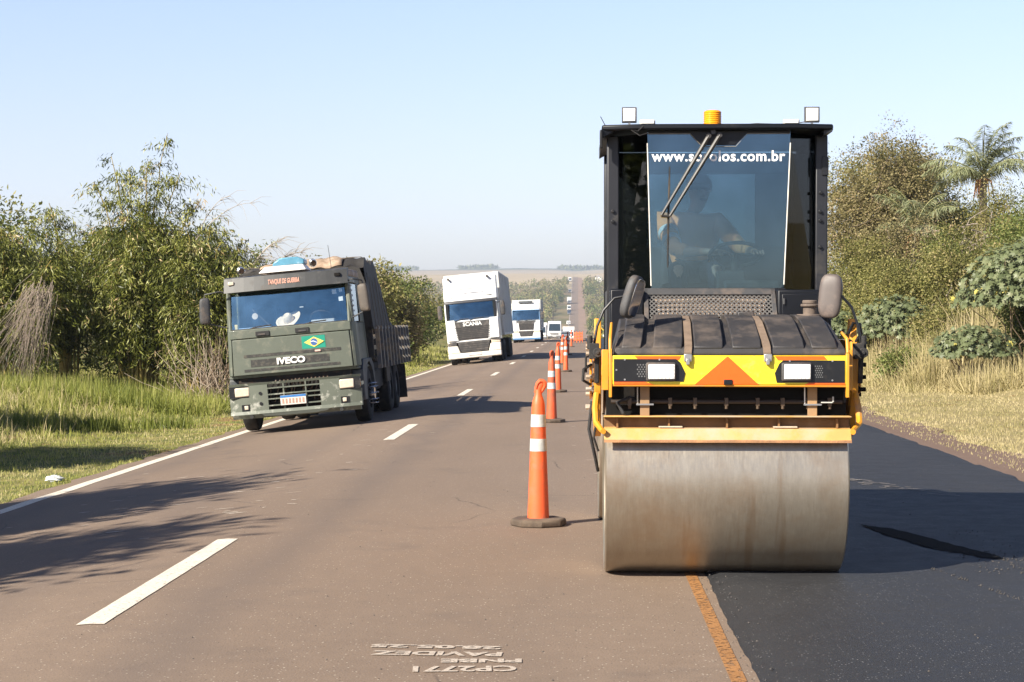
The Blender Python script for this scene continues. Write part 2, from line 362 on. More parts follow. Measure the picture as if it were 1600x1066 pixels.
tag(sheet('road_marking', [-6.2, -6.1, -6.0], np.concatenate([np.arange(-20, 60, .2), np.arange(60, 300, 5), np.arange(300, 2700, 20)]), lambda X, Y: road_z(X, Y)+.004, pw, lambda X, Y: X+.012*np.sin(Y*2.7)*np.sin(Y*.37)), 'white edge line painted along the left side of the road', None, kind='structure')
k = 0
for i in range(-1, 14):
    y0 = 10.0+16*i; n = 20
    o = sheet('road_marking', [-2.78, -2.70, -2.62], np.linspace(y0, y0+4, n), lambda X, Y: road_z(X, Y)+.004+.0005, pw, lambda X, Y: X+.0015*np.sin(Y*9))
    if i == -1 or True: tag(o, kind='structure')
tag(sheet('road_marking', [.715, .75, .79], yA, lambda X, Y: base(Y)+.004, py_, lambda X, Y: X+jag(Y*1.3+5)*.1), kind='structure')
# small scuffs of old paint scattered along the lane line and beside the machine
sc = B()
rs = random.Random(4)
for i in range(150):
    if i < 80: x = rs.gauss(-2.9, .35); Y = rs.uniform(14, 60)
    elif i < 120: x = rs.uniform(-5.6, -3); Y = rs.uniform(14, 24)
    else: x = rs.uniform(-.1, .6); Y = rs.uniform(20, 50)
    a = rs.uniform(.02, .12); bb = rs.uniform(.008, .03); z = float(road_z(x, Y))+.004; th = rs.uniform(-.4, .4)
    pts = [(x+math.cos(th+q*math.pi/3)*a*rs.uniform(.6, 1), Y+math.sin(th+q*math.pi/3)*bb*rs.uniform(.6, 2)) for q in range(6)]
    sc.add([(u, v, float(road_z(u, v))+.004) for u, v in pts], [tuple(range(6))])
tag(sc.build('paint_fleck', pw2), kind='stuff', label='small worn flecks of old white paint on the asphalt', cat='paint marks')
tt = thing('sprayed_marking', 'white hand sprayed survey numbers upside down on the asphalt in front', 'road marking', (0, 0, 0))
for s_, x, Y, wd, sz, rz in (('CP2771', -.555, 8.77, .50, .19, 4), ('PNBE', -.47, 8.98, .40, .13, 2), ('PAVIDEZ', -.70, 9.17, .66, .15, -2), ('28.05.25', -.73, 9.36, .68, .12, -4)):
    text('lettering', s_, sz, pw2, tt, (x, Y, .005), (0, 0, R(180+rz)), width=wd, ext=0, off=.006)
# loose crumbs of asphalt and gravel
V = []; F = []
rng = np.random.default_rng(3); n = 900
cx = np.concatenate([rng.uniform(-3, 4.6, 500), rng.normal(.86, .06, 300), rng.normal(3.05, .12, 100)]); cy = np.concatenate([rng.uniform(6, 26, 500), rng.uniform(6, 24, 300), rng.uniform(12, 14.5, 100)])
cr = B()
for x, Y in zip(cx, cy):
    r = rng.uniform(.002, .007); z = float(road_z(x, Y))+(.032 if x > .9 and x < 4.6 else .001)
    q = rng.uniform(.6, 1.3, 6)*r
    cr.add([(x+q[0], Y, z), (x, Y+q[1], z), (x-q[2], Y, z), (x, Y-q[3], z), (x, Y, z+q[4])], [(0, 1, 4), (1, 2, 4), (2, 3, 4), (3, 0, 4)])
tag(cr.build('gravel', M('crumbs', (.10, .085, .075), .9, var=.6, ns=30)), kind='stuff', label='loose asphalt crumbs and small stones scattered on the road', cat='gravel')

# damp dark patch and dragged mix on the fresh layer, thin pale scuffs
wet = M('damp fresh mix', (.013, .013, .014), .95, var=.4, ns=30, bump=.6, bs=90, spec=.05)
def blot(name, pts, z, mat, lab=None):
    P_ = []; n = len(pts)
    for i in range(n):
        a, b_ = pts[i], pts[(i+1) % n]
        for k in range(6):
            t_ = k/6; j = .008*math.sin(i*7.3+k*2.9)+.008*math.sin(i*3.1+k*5.7); P_.append((a[0]+(b_[0]-a[0])*t_+j, a[1]+(b_[1]-a[1])*t_+j*1.5, z))
    return B().add(P_, [tuple(range(len(P_)))]).build(name, mat)
tag(blot('damp_patch', [(2.30, 14.9), (2.5, 14.6), (2.70, 13.9), (2.88, 13.2), (2.98, 12.75), (2.80, 12.85), (2.62, 13.2), (2.50, 13.6), (2.40, 14.1)], .0355, wet), 'dark damp patch on the fresh asphalt beside the steel drum', 'damp patch', None, 'stuff')
cr2 = B(); rs = random.Random(12)
for i in range(420):   # crumbs: roller seam and the dragged edge
    q = rs.random()
    if q < .45: x = 2.95+.35*rs.random()**2*rs.choice((-1, 1)); Y = rs.uniform(12.0, 13.2)
    elif q < .7: t_ = rs.random(); x = 2.37+t_*.55+rs.gauss(0, .015); Y = 12.3-t_*3.2
    else: x = .86+abs(rs.gauss(0, .035)); Y = rs.uniform(7, 26)
    r = rs.uniform(.003, .010); z = .031
    cr2.add([(x+r, Y, z), (x, Y+r, z), (x-r, Y, z), (x, Y-r, z), (x+r*.2, Y, z+r)], [(0, 1, 4), (1, 2, 4), (2, 3, 4), (3, 0, 4)])
tag(cr2.build('asphalt_crumb', M('black crumbs', (.05, .045, .042), .8, var=.6, ns=30)), 'black asphalt crumbs along the seam and roller edge', 'crumbs', None, 'stuff')
sf2 = B()
for i in range(40):
    t_ = rs.random(); x = 2.6+t_*.9+rs.gauss(0, .06); Y = 19.6-t_*2.0+rs.gauss(0, .15); l = rs.uniform(.03, .15); z = .037
    sf2.add([(x, Y, z), (x+l, Y-l*1.2, z), (x+l+.008, Y-l*1.2+.012, z), (x+.008, Y+.012, z)], [(0, 1, 2, 3)])
tag(sf2.build('scuff', M('pale scuff', (.30, .26, .22), .8)), 'thin pale scuffs on the fresh asphalt', 'scuffs', None, 'stuff')
# ================= road roller =================
def drum_mat():
    m, nt, p = newmat('drum steel'); tc = N(nt, 'TexCoord').outputs['Object']
    st = noise(nt, tc, 1, 6, .7, (16, 3.6, 3.6)); fine = noise(nt, tc, 1, 5, .7, (110, 14, 14)); blot = noise(nt, tc, 2.6, 6, .65)
    c = mix(nt, ramp(nt, st, [(.3, 0.), (.7, 1.)]), (.40, .345, .27), (.48, .425, .34))
    c = mix(nt, ramp(nt, fine, [(.35, .22), (.65, 0.)]), c, (.28, .23, .18))
    c = mix(nt, ramp(nt, blot, [(.52, 0.), (.72, .65)]), c, (.38, .28, .19))
    c = mix(nt, ramp(nt, noise(nt, tc, 1, 3, .5, (9, .8, .8)), [(.62, 0.), (.7, .5)]), c, (.30, .20, .12))
    nt.links.new(c, p.inputs['Base Color']); p.inputs['Metallic'].default_value = .85
    nt.links.new(ramp(nt, fine, [(.2, .34), (.8, .50)]), p.inputs['Roughness'])
    b = N(nt, 'Bump'); b.inputs['Strength'].default_value = .12; b.inputs['Distance'].default_value = .003; nt.links.new(fine, b.inputs['Height']); nt.links.new(b.outputs[0], p.inputs['Normal'])
    return m
DM = drum_mat()
def perf():
    m, nt, p = newmat('perforated plate'); tc = N(nt, 'TexCoord').outputs['Object']
    mp = N(nt, 'Mapping'); mp.inputs['Scale'].default_value = (44, 0, 50); nt.links.new(tc, mp.inputs[0])
    v = N(nt, 'TexVoronoi'); v.inputs['Randomness'].default_value = 0; v.inputs['Scale'].default_value = 1
    # two offset lattices make the staggered holes
    v2 = N(nt, 'TexVoronoi'); v2.inputs['Randomness'].default_value = 0; v2.inputs['Scale'].default_value = 1
    mp2 = N(nt, 'Mapping'); mp2.inputs['Scale'].default_value = (44, 0, 50); mp2.inputs['Location'].default_value = (.5, 0, .5); nt.links.new(tc, mp2.inputs[0])
    sc_ = N(nt, 'Mapping'); sc_.inputs['Scale'].default_value = (.72, 1, .72); nt.links.new(mp.outputs[0], sc_.inputs[0]); nt.links.new(sc_.outputs[0], v.inputs['Vector'])
    s2 = N(nt, 'Mapping'); s2.inputs['Scale'].default_value = (.72, 1, .72); s2.inputs['Location'].default_value = (.5, 0, .5); nt.links.new(mp.outputs[0], s2.inputs[0]); nt.links.new(s2.outputs[0], v2.inputs['Vector'])
    mn = N(nt, 'Math', operation='MINIMUM'); nt.links.new(v.outputs['Distance'], mn.inputs[0]); nt.links.new(v2.outputs['Distance'], mn.inputs[1])
    k = ramp(nt, mn.outputs[0], [(.24, 0.), (.27, 1.)])
    p.inputs['Base Color'].default_value = (.10, .095, .09, 1); p.inputs['Roughness'].default_value = .6
    t = N(nt, 'BsdfTransparent'); mx = N(nt, 'MixShader'); nt.links.new(k, mx.inputs[0]); nt.links.new(t.outputs[0], mx.inputs[1]); nt.links.new(p.outputs[0], mx.inputs[2])
    nt.links.new(mx.outputs[0], nt.nodes['Material Output'].inputs[0]); return m
lime = M('reflective yellow film', (.85, .66, .03), .35, var=.06, ns=40, coat=.3, dirt=(.40, .30, .08), damt=.10, ds=9)
ored = M('reflective orange film', (.82, .115, .008), .35, var=.08, ns=40, coat=.3)
beamm = M('scraper beam paint', (.56, .31, .09), .6, var=.15, dirt=(.46, .34, .23), damt=.55, ds=4)
rust = M('rusty edge', (.30, .15, .07), .85, var=.4, ns=14, bump=.4)
dusty = M('dusty tan metal', (.22, .17, .12), .8, var=.2, dirt=(.32, .26, .2), damt=.3)
tankm = M('dusty black tank plastic', (.035, .033, .034), .5, var=.2, dirt=(.10, .078, .064), damt=.42, ds=3.5, bump=.1, bs=120)
cabblk = M('cab black', (.006, .007, .010), .4, var=.2, ns=3, dirt=(.022, .02, .019), damt=.1, spec=.3)
strapm = M('dusty strap', (.19, .135, .095), .85, var=.2, ns=20)
amber = M('amber beacon lens', (.95, .32, .01), .15, var=.15, ns=20, coat=.6)
wsg = glass('cab windshield glass', (.52, .63, .68), .065, .015, (.55, .78, 1.0))
sideg = glass('dark cab side glass', (.30, .32, .33), .0, .02); clearg = glass('cab side glass', (.75, .8, .8), .0, .02)
SX, SY = .956, 12.3
rr_ = thing('road_roller', 'orange-yellow tandem road roller with black cab and big steel drum on the fresh asphalt', 'road roller', (SX, SY, 0))
def u(px, Y=11.6): return (px-902)/2850*Y-SX
def vz(py, Y=11.6): return 1.67-(py-505)/2850*Y
def L(px, py, Y): return (u(px, Y), Y-SY, vz(py, Y))
def drum(y):
    prof = [(.0, -.69), (.50, -.69), (.595, -.72), (.60, -.765), (.628, -.777), (.64, -.768), (.64, .768), (.628, .777), (.60, .765), (.595, .72), (.50, .69), (0, .69)]
    d = B().lathe(prof, 160, (0, y, .642), 'x').build('drum', DM, rr_, smooth=True)
    hb_ = B()
    for s in (-1, 1):
        hb_.cyl((s*.68, y, .642), (s*.735, y, .642), .17, 24)
        for k in range(8):
            a = k*math.pi/4; hb_.cyl((s*.69, y+.12*math.cos(a), (.642)+.12*math.sin(a)), (s*.745, y+.12*math.cos(a), (.642)+.12*math.sin(a)), .014, 6)
    hb_.build('hub', yellow, d, .004)
drum(0); drum(3.3)
# yokes: side plates, bridges, scraper beams
def yoke(y, f):
    q = B()
    for s in (-1, 1):
        # fork arm beside the drum: wide on top, narrowing to the hub
        poly = [(y-.12, .50), (y+.12, .50), (y+.16, 1.0), (y+.42, 1.22), (y+.42, 1.30), (y-.36, 1.30), (y-.40, 1.24), (y-.16, 1.0)]
        q.prism(poly, 'x', s*.725, s*.765)
    q.build('yoke', yellow, rr_, .006)
yoke(0, 1); yoke(3.3, -1)
def scraper(y, d):   # d=-1: ahead of the drum
    Y = lambda t: y+d*(t-.105)
    pr = [(Y(.66), 1.078), (Y(.765), 1.078), (Y(.765), 1.070), (Y(.672), 1.064), (Y(.668), 1.002), (Y(.740), .996), (Y(.765), .916), (Y(.757), .912), (Y(.722), .985), (Y(.68), .99)]
    b = B().prism(pr, 'x', -.785, .785).build('scraper_beam', beamm, rr_, .003)
    e = B()
    rs = random.Random(5); n = 60; xs = [-.786+1.572*i/n for i in range(n+1)]
    for i in range(n):
        h0 = .010+.010*abs(math.sin(i*.21+1)); h1 = .010+.010*abs(math.sin((i+1)*.21+1))
        h0 += rs.uniform(0, .004); h1 += rs.uniform(0, .004)
        e.hexa([(xs[i], Y(.7685), .909), (xs[i+1], Y(.7685), .909), (xs[i+1], Y(.757), .909), (xs[i], Y(.757), .909), (xs[i], Y(.767-.375*h0), .912+h0), (xs[i+1], Y(.767-.375*h1), .912+h1), (xs[i+1], Y(.755), .912+h1), (xs[i], Y(.755), .912+h0)])
    e.build('rust_lip', rust, b)
    B().box(-.79, .79, min(Y(.28), Y(.70)), max(Y(.28), Y(.70)), 1.066, 1.074).build('shelf', dusty, rr_)
    B().box(-.784, .784, min(Y(.674), Y(.677)), max(Y(.674), Y(.677)), 1.003, 1.062).build('recess_shade_plate', M('brown recess shade', (.16, .085, .035), .8, dirt=(.22, .15, .09), damt=.3), b)  # thin dark brown plate paints the shade under the beam's top lip
    g = B()
    for x in (-.70, -.37, .0, .33, .70): g.box(x-.006, x+.006, min(Y(.670), Y(.72)), max(Y(.670), Y(.72)), 1.0, 1.062)
    g.build('gusset', M('brown gusset', (.22, .11, .04), .8), b)  # darker brown than the beam itself
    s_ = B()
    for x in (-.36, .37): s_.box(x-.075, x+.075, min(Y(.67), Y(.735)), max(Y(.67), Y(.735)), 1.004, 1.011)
    s_.build('slot_light', M('pale slot light', (.62, .52, .38), .6), b)  # pale boxes paint the light showing in the two slot cutouts
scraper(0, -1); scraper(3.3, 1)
# spray bar inside the opening with nozzles, and two posts carrying the beam
B().box(-.77, .77, -.505, -.495, 1.075, 1.30).build('opening_dark_plate', dark, rr_)  # near-black plate added so the opening above the drum looks deep in shade
sb = B().cyl((-.74, -.55, 1.165), (.74, -.55, 1.165), .014, 10).build('spray_bar', M('dark pipe', (.03, .02, .014), .6), rr_)
nz = B()
for i, x in enumerate((-.62, -.5, -.36, -.2, 0, .2, .36, .52, .66)):
    nz.box(x-.012, x+.012, -.57, -.53, 1.14, 1.19); nz.cyl((x, -.56, 1.12), (x, -.56, 1.14), .010, 8)
nz.build('nozzle', M('nozzle', (.07, .045, .025), .5), sb)
for px in (1007, 1266):
    x = u(px, 11.75); q = B().box(x-.030, x+.030, -.60, -.58, 1.07, 1.29); q.box(x-.030, x+.030, -.58, -.50, 1.27, 1.285)
    o = q.build('beam_bracket', M('bracket paint', (.36, .21, .09), .7, dirt=(.22, .15, .10), damt=.5), rr_, .003)
    B().box(x-.055, x+.055, -.62, -.57, 1.145, 1.155).cyl((x-.045, -.575, 1.15), (x-.045, -.575, 1.26), .006, 6).build('pin', steel, o)
B().tube([(-.66, -.62, 1.09), (-.70, -.6, 1.16), (-.62, -.56, 1.19), (-.56, -.5, 1.17)], .013, 8).build('water_hose', rubber, rr_, smooth=True)
B().box(.60, .68, -.6, -.59, 1.16, 1.167).box(.672, .68, -.6, -.58, 1.16, 1.20).build('latch', M('galvanised', (.5, .5, .46), .5), rr_)
# main body behind
bd = B().box(-.70, .70, -.30, .95, 1.22, 1.45); bd.hexa([(-.70, .55, 1.1), (.76, .55, 1.1), (.76, 1.0, 1.1), (-.70, 1.0, 1.1), (-.70, .60, 1.9), (.76, .60, 1.9), (.76, 1.0, 1.9), (-.70, 1.0, 1.9)])
bd.build('front_body', cabblk, rr_, .01)
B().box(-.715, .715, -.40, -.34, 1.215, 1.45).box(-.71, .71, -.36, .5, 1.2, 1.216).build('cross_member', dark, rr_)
# hazard panel
pz0, pz1 = vz(601), vz(555.5); py0 = -.70
hp = B().box(u(957), u(1320), py0, py0+.03, pz0, pz1).build('hazard_panel', lime, rr_, .004)
def film(name, pts, mat, d=.0025): return B().prism([(u(a), vz(b)) for a, b in pts], 'y', py0-d, py0+.002).build(name, mat, hp)
film('orange_triangle', [(1136, 556.5), (1085, 600.5), (1184, 600.5)], ored)
film('orange_strip', [(991, 556.2), (1064, 556.2), (1060, 562.5), (996, 561.0)], ored)
film('orange_strip', [(1209, 556.2), (1285, 556.2), (1290, 562.0), (1214, 562.8)], ored)
film('orange_strip', [(959, 596), (1006, 596), (1021, 600.8), (959, 600.8)], ored)
film('orange_strip', [(1262, 597.5), (1318, 597.5), (1318, 600.8), (1255, 600.8)], ored)
boxl = [(959, 561), (1056, 561), (1062, 566), (1070, 583), (1067, 596), (959, 596)]
boxr = [(1317, 563), (1222, 563), (1216, 568), (1209, 583), (1212, 597.5), (1317, 597.5)]
for pts in (boxl, boxr):
    fb = film('lamp_bezel', pts, black, .006)
for cx in (1033, 1243):
    x = u(cx); z = vz(580.5); hl = B().box(x-.098, x+.092, py0-.030, py0-.004, z-.060, z+.058).build('headlight', plastic, rr_, .010)
    B().box(x-.082, x+.084, py0-.036, py0-.028, z-.047, z+.046).build('lens', lens, hl, .010)
    ld_ = B()
    for i in range(7):
        for j in range(4): ld_.cyl((x-.070+i*.0235, py0-.0375, z-.034+j*.0225), (x-.070+i*.0235, py0-.0355, z-.034+j*.0225), .0075, 8)
    ld_.build('led_grid', M('led cell', (.62, .60, .52), .25), hl, split=False)
sc_ = B()
for a, b in ((976, 562), (1030, 562), (976, 593), (1232, 564), (1298, 564), (1298, 594), (963, 578)): sc_.cyl((u(a), py0-.010, vz(b)), (u(a), py0-.004, vz(b)), .006, 8)
sc_.build('bolt', steel, hp)
hole_ = B()
for i in range(5):
    for j in range(6): 
        hx = 996+i*4.4+(j % 2)*2.2; hole_.cyl((u(hx), py0-.0075, vz(570+j*3.6)), (u(hx), py0-.004, vz(570+j*3.6)), .0055, 6)
        hx = 1272+i*3.0+(j % 2)*1.5; 
        if i < 4: hole_.cyl((u(hx), py0-.0075, vz(572+j*3.4)), (u(hx), py0-.004, vz(572+j*3.4)), .0042, 6)
hole_.build('vent_hole', M('grey mesh', (.12, .12, .12), .5), hp)
B().box(u(1130), u(1143), py0-.012, py0, vz(601), vz(593)).build('tow_hook', black, hp, .003)
B().tube([(u(956), py0+.01, vz(602)), (u(1322), py0+.01, vz(603))], .0085, 10).build('panel_rail', yellow, rr_, smooth=True)
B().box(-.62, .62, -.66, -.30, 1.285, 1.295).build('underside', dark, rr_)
# tank hood
def hoodprof(off): return [(-.665, 1.462-.0), (-.672-off, 1.475), (-.66-off, 1.512+off*.3), (-.60-off*.6, 1.535+off), (-.25, 1.66+off), (-.02, 1.695+off), (.32, 1.70+off), (.32, 1.47)]
hd = B(); hp0 = hoodprof(0)
def loft(Bq, prof, xs, taper):
    n = len(prof); vs = []
    for x, t in xs:
        for (yy, zz) in prof:
            k = (zz-1.46)/.24; vs.append((x-t*k, yy, zz))
    fs = [tuple(range(n)), tuple(range(len(vs)-n, len(vs)))]
    for i in range(len(xs)-1):
        for k in range(n): fs.append((i*n+k, i*n+(k+1) % n, (i+1)*n+(k+1) % n, (i+1)*n+k))
    Bq.add(vs, fs)
loft(hd, hp0, [(u(958), -.06), (u(975), -.06), (u(1302), .05), (u(1322), .06)], 0)
hood = hd.build('tank_hood', tankm, rr_, .014)
hr = B()
for a, b in ((968, 998), (1018, 1063), (1083, 1128), (1144, 1189), (1208, 1257), (1269, 1309)):
    xa, xb = u(a), u(b); pr = [(yy, zz) for yy, zz in hoodprof(.03)]; pr[0] = (-.655, 1.50); pr[1] = (-.66, 1.505); pr[2] = (-.665, 1.518)
    ta = -.06*(1-(a-960)/180) if a < 1140 else .05*((a-1140)/180); loft(hr, pr, [(xa, ta), (xb, ta)], 0)
hr.build('tank_rib', tankm, hood, .018)
for a in (1074, 1198):
    x = u(a); st = B(); pr = hoodprof(.008)
    pts = [(-.678, 1.44), (-.682, 1.475), (-.672, 1.516), (-.612, 1.545), (-.26, 1.672), (-.02, 1.708), (.3, 1.713)]
    t = -.06*(1-(a-960)/180) if a < 1140 else .05*((a-1140)/180)
    for i in range(len(pts)-1):
        (a1, b1), (a2, b2) = pts[i], pts[i+1]; k1 = t*(b1-1.46)/.24; k2 = t*(b2-1.46)/.24
        st.hexa([(x-.024-k1, a1, b1), (x+.024-k1, a1, b1), (x+.024-k2, a2, b2), (x-.024-k2, a2, b2), (x-.024-k1, a1-.002, b1+.009), (x+.024-k1, a1-.002, b1+.009), (x+.024-k2, a2-.001, b2+.009), (x-.024-k2, a2-.001, b2+.009)])
    so = st.build('strap', strapm, hood)
    B().box(x-.024, x+.026, -.72, -.685, 1.425, 1.475).box(x-.012, x+.012, -.73, -.70, 1.405, 1.445).build('buckle', steel, so, .004)
B().cyl((.60, .02, 1.70), (.60, .02, 1.73), .085, 20).cyl((.615, .1, 1.72), (.615, .1, 1.78), .045, 16).cyl((.615, .1, 1.78), (.615, .1, 1.80), .062, 16).cyl((.615, .1, 1.80), (.615, .1, 1.825), .05, 12).build('filler_neck', M('dusty cap', (.09, .07, .06), .7, dirt=(.2, .15, .11), damt=.5), rr_, .006, True)
B().box(.12, .235, .0, .1, 1.70, 1.748).build('valve_box', tankm, rr_, .01)
# grille
gx0, gx1 = u(1010, 12.7), u(1203, 12.8)
def slope_quad(x0, x1, z0, z1, o): # plate leaning back
    f_ = lambda z: .18+(z-1.69)*.9-o
    return B().hexa([(x0, f_(z0), z0), (x1, f_(z0), z0), (x1, f_(z0)+.006, z0), (x0, f_(z0)+.006, z0), (x0, f_(z1), z1), (x1, f_(z1), z1), (x1, f_(z1)+.006, z1), (x0, f_(z1)+.006, z1)])
B().add([(gx0+.01, .17, 1.62), (gx1-.01, .17, 1.62), (gx1-.01, .17+.235, 1.875), (gx0+.01, .405, 1.875)], [(0, 1, 2, 3)]).build('grille_screen', perf(), rr_)
fr = B()
for a, b, c, d in ((gx0-.02, gx0+.012, 1.6, 1.91), (gx1-.012, gx1+.02, 1.6, 1.91), (gx0-.02, gx1+.02, 1.868, 1.912)):
    f2 = lambda z: .165+(z-1.62)*.92
    fr.hexa([(a, f2(c)-.01, c), (b, f2(c)-.01, c), (b, f2(c)+.05, c), (a, f2(c)+.05, c), (a, f2(d)-.01, d), (b, f2(d)-.01, d), (b, f2(d)+.05, d), (a, f2(d)+.05, d)])
fr.build('grille_frame', plastic, rr_, .004)
rd = B().box(gx0+.05, gx1-.04, .42, .46, 1.60, 1.86)
for k in range(7): rd.tube([(gx0+.06, .40, 1.64+k*.03), ((gx0+gx1)/2, .39, 1.66+k*.03+.012*math.sin(k)), (gx1-.06, .40, 1.64+k*.03)], .010, 6)
rd.build('radiator', M('dusty radiator', (.42, .31, .23), .9, var=.3, ns=12), rr_)
B().box(u(952, 12.9), gx0-.022, .32, .60, 1.40, 1.905).box(gx1+.022, u(1287, 12.9), .28, .60, 1.40, 1.90).build('cab_skirt', cabblk, rr_, .012)
B().box(gx1+.05, u(1281, 12.9), .268, .28, 1.62, 1.87).build('service_hatch', cabblk, rr_, .006)
B().cyl((gx1+.065, .26, 1.80), (gx1+.065, .26, 1.84), .008, 8).cyl((gx1+.065, .26, 1.66), (gx1+.065, .26, 1.70), .008, 8).build('hinge', plastic, rr_)
# side frames with bolts
for s in (-1, 1):
    sf = B(); o_ = .0 if s < 0 else .015
    xi, xo = s*.80+o_, s*(.845)+o_
    sf.prism([(-.42, 1.20), (-.44, 1.26), (-.44, 1.46), (-.40, 1.50), (-.36, 1.70), (-.28, 1.70), (-.2, 1.56), (.5, 1.56), (.5, 1.0), (.2, .9), (-.2, .92), (-.33, 1.02)], 'x', min(xi, xo), max(xi, xo))
    sf.prism([(-.36, 1.22), (-.38, 1.4), (-.33, 1.46), (-.12, 1.46), (-.05, 1.3), (-.12, 1.16)], 'x', min(s*.86+o_, s*.875+o_), max(s*.86+o_, s*.875+o_))
    side = sf.build('side_frame', yellow, rr_, .006)
    B().box(min(s*.735+o_*.6, s*.755+o_*.6), max(s*.735+o_*.6, s*.755+o_*.6), -.705, -.66, vz(621), vz(545) if s < 0 else vz(552)).tube([(s*.746+o_*.6, -.69, vz(552)), (s*.746+o_*.6, -.66, vz(530)), (s*.735+o_*.6, -.5, vz(505) if s < 0 else vz(520))], [.012, .012, .010], 8).box(min(s*.755, s*.80), max(s*.755, s*.80), -.60, -.56, 1.24, 1.5).build('front_post', yellow, rr_, .004)
    bt = B()
    for (yy, zz) in ((-.39, 1.24), (-.40, 1.32), (-.40, 1.40), (-.37, 1.47), (-.30, 1.52), (-.2, 1.5), (-.15, 1.30), (-.2, 1.2), (0, 1.1), (.2, 1.1)):
        bt.cyl((s*.845+o_, yy, zz), (s*.90+o_, yy, zz), .016, 6); bt.cyl((s*.845+o_, yy, zz), (s*.86+o_, yy, zz), .024, 12)
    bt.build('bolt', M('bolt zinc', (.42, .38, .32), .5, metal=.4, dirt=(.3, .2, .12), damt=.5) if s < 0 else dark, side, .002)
    tb = B().tube([(s*.83+o_, -.42, 1.21), (s*.84+o_, -.48, 1.12), (s*.835+o_, -.55, 1.03), (s*.80, -.62, .985), (s*.79, -.68, .98)], [.022, .022, .02, .018, .018], 8)
    tb.build('beam_arm', yellow, rr_, smooth=True)
    # hoses beside the frame
    hs = B()
    if s < 0:
        hs.tube([(-.865, -.42, 1.40), (-.915, -.48, 1.37), (-.92, -.47, 1.30), (-.87, -.42, 1.27)], .010, 8)
        hs.tube([(-.86, -.40, 1.16), (-.88, -.44, .98), (-.84, -.40, .80), (-.82, -.30, .70)], .011, 8); hs.tube([(-.83, -.5, 1.04), (-.85, -.5, .93), (-.82, -.45, .84)], .008, 8)
        hs.tube([(-.87, -.41, 1.46), (-.90, -.47, 1.45), (-.90, -.45, 1.35)], .008, 8)
    else: hs.tube([(.78, -.5, 1.5), (.77, -.52, 1.3), (.76, -.5, 1.16)], .012, 8)
    hs.build('hydraulic_hose', rubber, rr_, smooth=True)
    # mirror clamp
    cx = s*.845+(.0 if s < 0 else .01); z = 1.50
    cl = B().box(cx-.035, cx+.03, -.53, -.45, z-.06, z+.04).cyl((cx+.02, -.56, z-.02), (cx+.02, -.45, z-.02), .032, 16).cyl((cx+.02, -.57, z-.02), (cx+.02, -.56, z-.02), .014, 6).cyl((cx-s*-.03, -.5, z), (cx-s*-.03, -.5, z+.09), .018, 12)
    cl.prism([(-.50, z-.05), (-.46, z-.05), (-.44, z-.22), (-.46, z-.22)], 'x', cx, cx+.03)
    cl.build('mirror_clamp', rubber, rr_, .006)
for s, (mx, my, mz), tlt, yw, pts in ((-1, L(987, 464, 11.85), 17, 62, [(928, 540), (933, 510), (943, 485), (960, 466), (980, 462)]), (1, L(1295, 463, 11.85), 5, -20, [(1343, 540), (1338, 508), (1328, 480), (1312, 462), (1300, 460)])):
    arm = B().tube([(u(a, 11.8), -.48, vz(b, 11.8)) for a, b in pts], .0085, 8)
    arm.build('mirror_arm', black, rr_, smooth=True)
    def sq(t, e): c = math.cos(t); return math.copysign(abs(c)**e, c)
    def sf_(t, e): c = math.sin(t); return math.copysign(abs(c)**e, c)
    def sup(a, b, c, e1, e2, zc=0):
        return lambda U, V: (a*sq((V-.5)*math.pi, e1)*sq(U*2*math.pi, e2), b*sq((V-.5)*math.pi, e1)*sf_(U*2*math.pi, e2), c*sf_((V-.5)*math.pi, e1)+zc)
    mm = Matrix.Translation((mx, my, mz)) @ Matrix.Rotation(R(tlt), 4, 'Y') @ Matrix.Rotation(R(yw), 4, 'Z')
    mo = B().grid(sup(.082 if s < 0 else .075, .038, .143, .6, .6), 36, 24).xf(mm).build('mirror', plastic if s < 0 else M('sun bleached mirror shell', (.10, .082, .075), .5, var=.2, dirt=(.17, .13, .11), damt=.35, ds=9), rr_, smooth=True)
    B().grid(sup(.068, .004, .125, .5, .5), 24, 16).xf(mm @ Matrix.Translation((0, .0375 if s > 0 else -.0375, 0))).build('mirror_glass', M('mirror silver', (.7, .68, .66), .12, metal=1, var=.1), mo, smooth=True)
B().tube([(.80, -.40, 1.60), (.83, -.42, 1.67), (.87, -.42, 1.665), (.885, -.40, 1.60), (.845, -.38, 1.545), (.81, -.38, 1.56)], .011, 8).build('grab_handle', black, rr_, smooth=True)
# ---- cab ----
Y1 = 13.2; yc = Y1-SY
def c_(px): return u(px, Y1)
zb, zt = 1.90, 3.02
xl, xr = c_(948), c_(1290)
for a, b, nm in ((948, 967, 'cab_post'), (1271, 1290, 'cab_post')):
    B().box(c_(a), c_(b), yc-.02, yc+.07, 1.42, zt).build(nm, M('cab post grey black', (.012, .013, .017), .45, dirt=(.04, .036, .032), damt=.15), rr_, .01)
    B().box(c_(a), c_(b), yc+1.40, yc+1.48, 1.42, zt).build(nm, cabblk, rr_, .01)
bl = B()
for a, b in ((957, 331), (957, 347), (1279, 303), (1278, 332), (1278, 346), (1278, 387)): bl.cyl((c_(a), yc-.04, vz(b, Y1)), (c_(a), yc-.015, vz(b, Y1)), .013, 8)
bl.box(c_(1281), c_(1291), yc-.03, yc-.015, vz(276, Y1), vz(247, Y1))
bl.build('post_bolt', black, rr_, .003)
wx0t, wx1t, wx0b, wx1b = u(1011, 13), u(1233, 13), u(1017, 13), u(1223, 13); wy = .70
zt2, zb2 = 3.035, 1.915
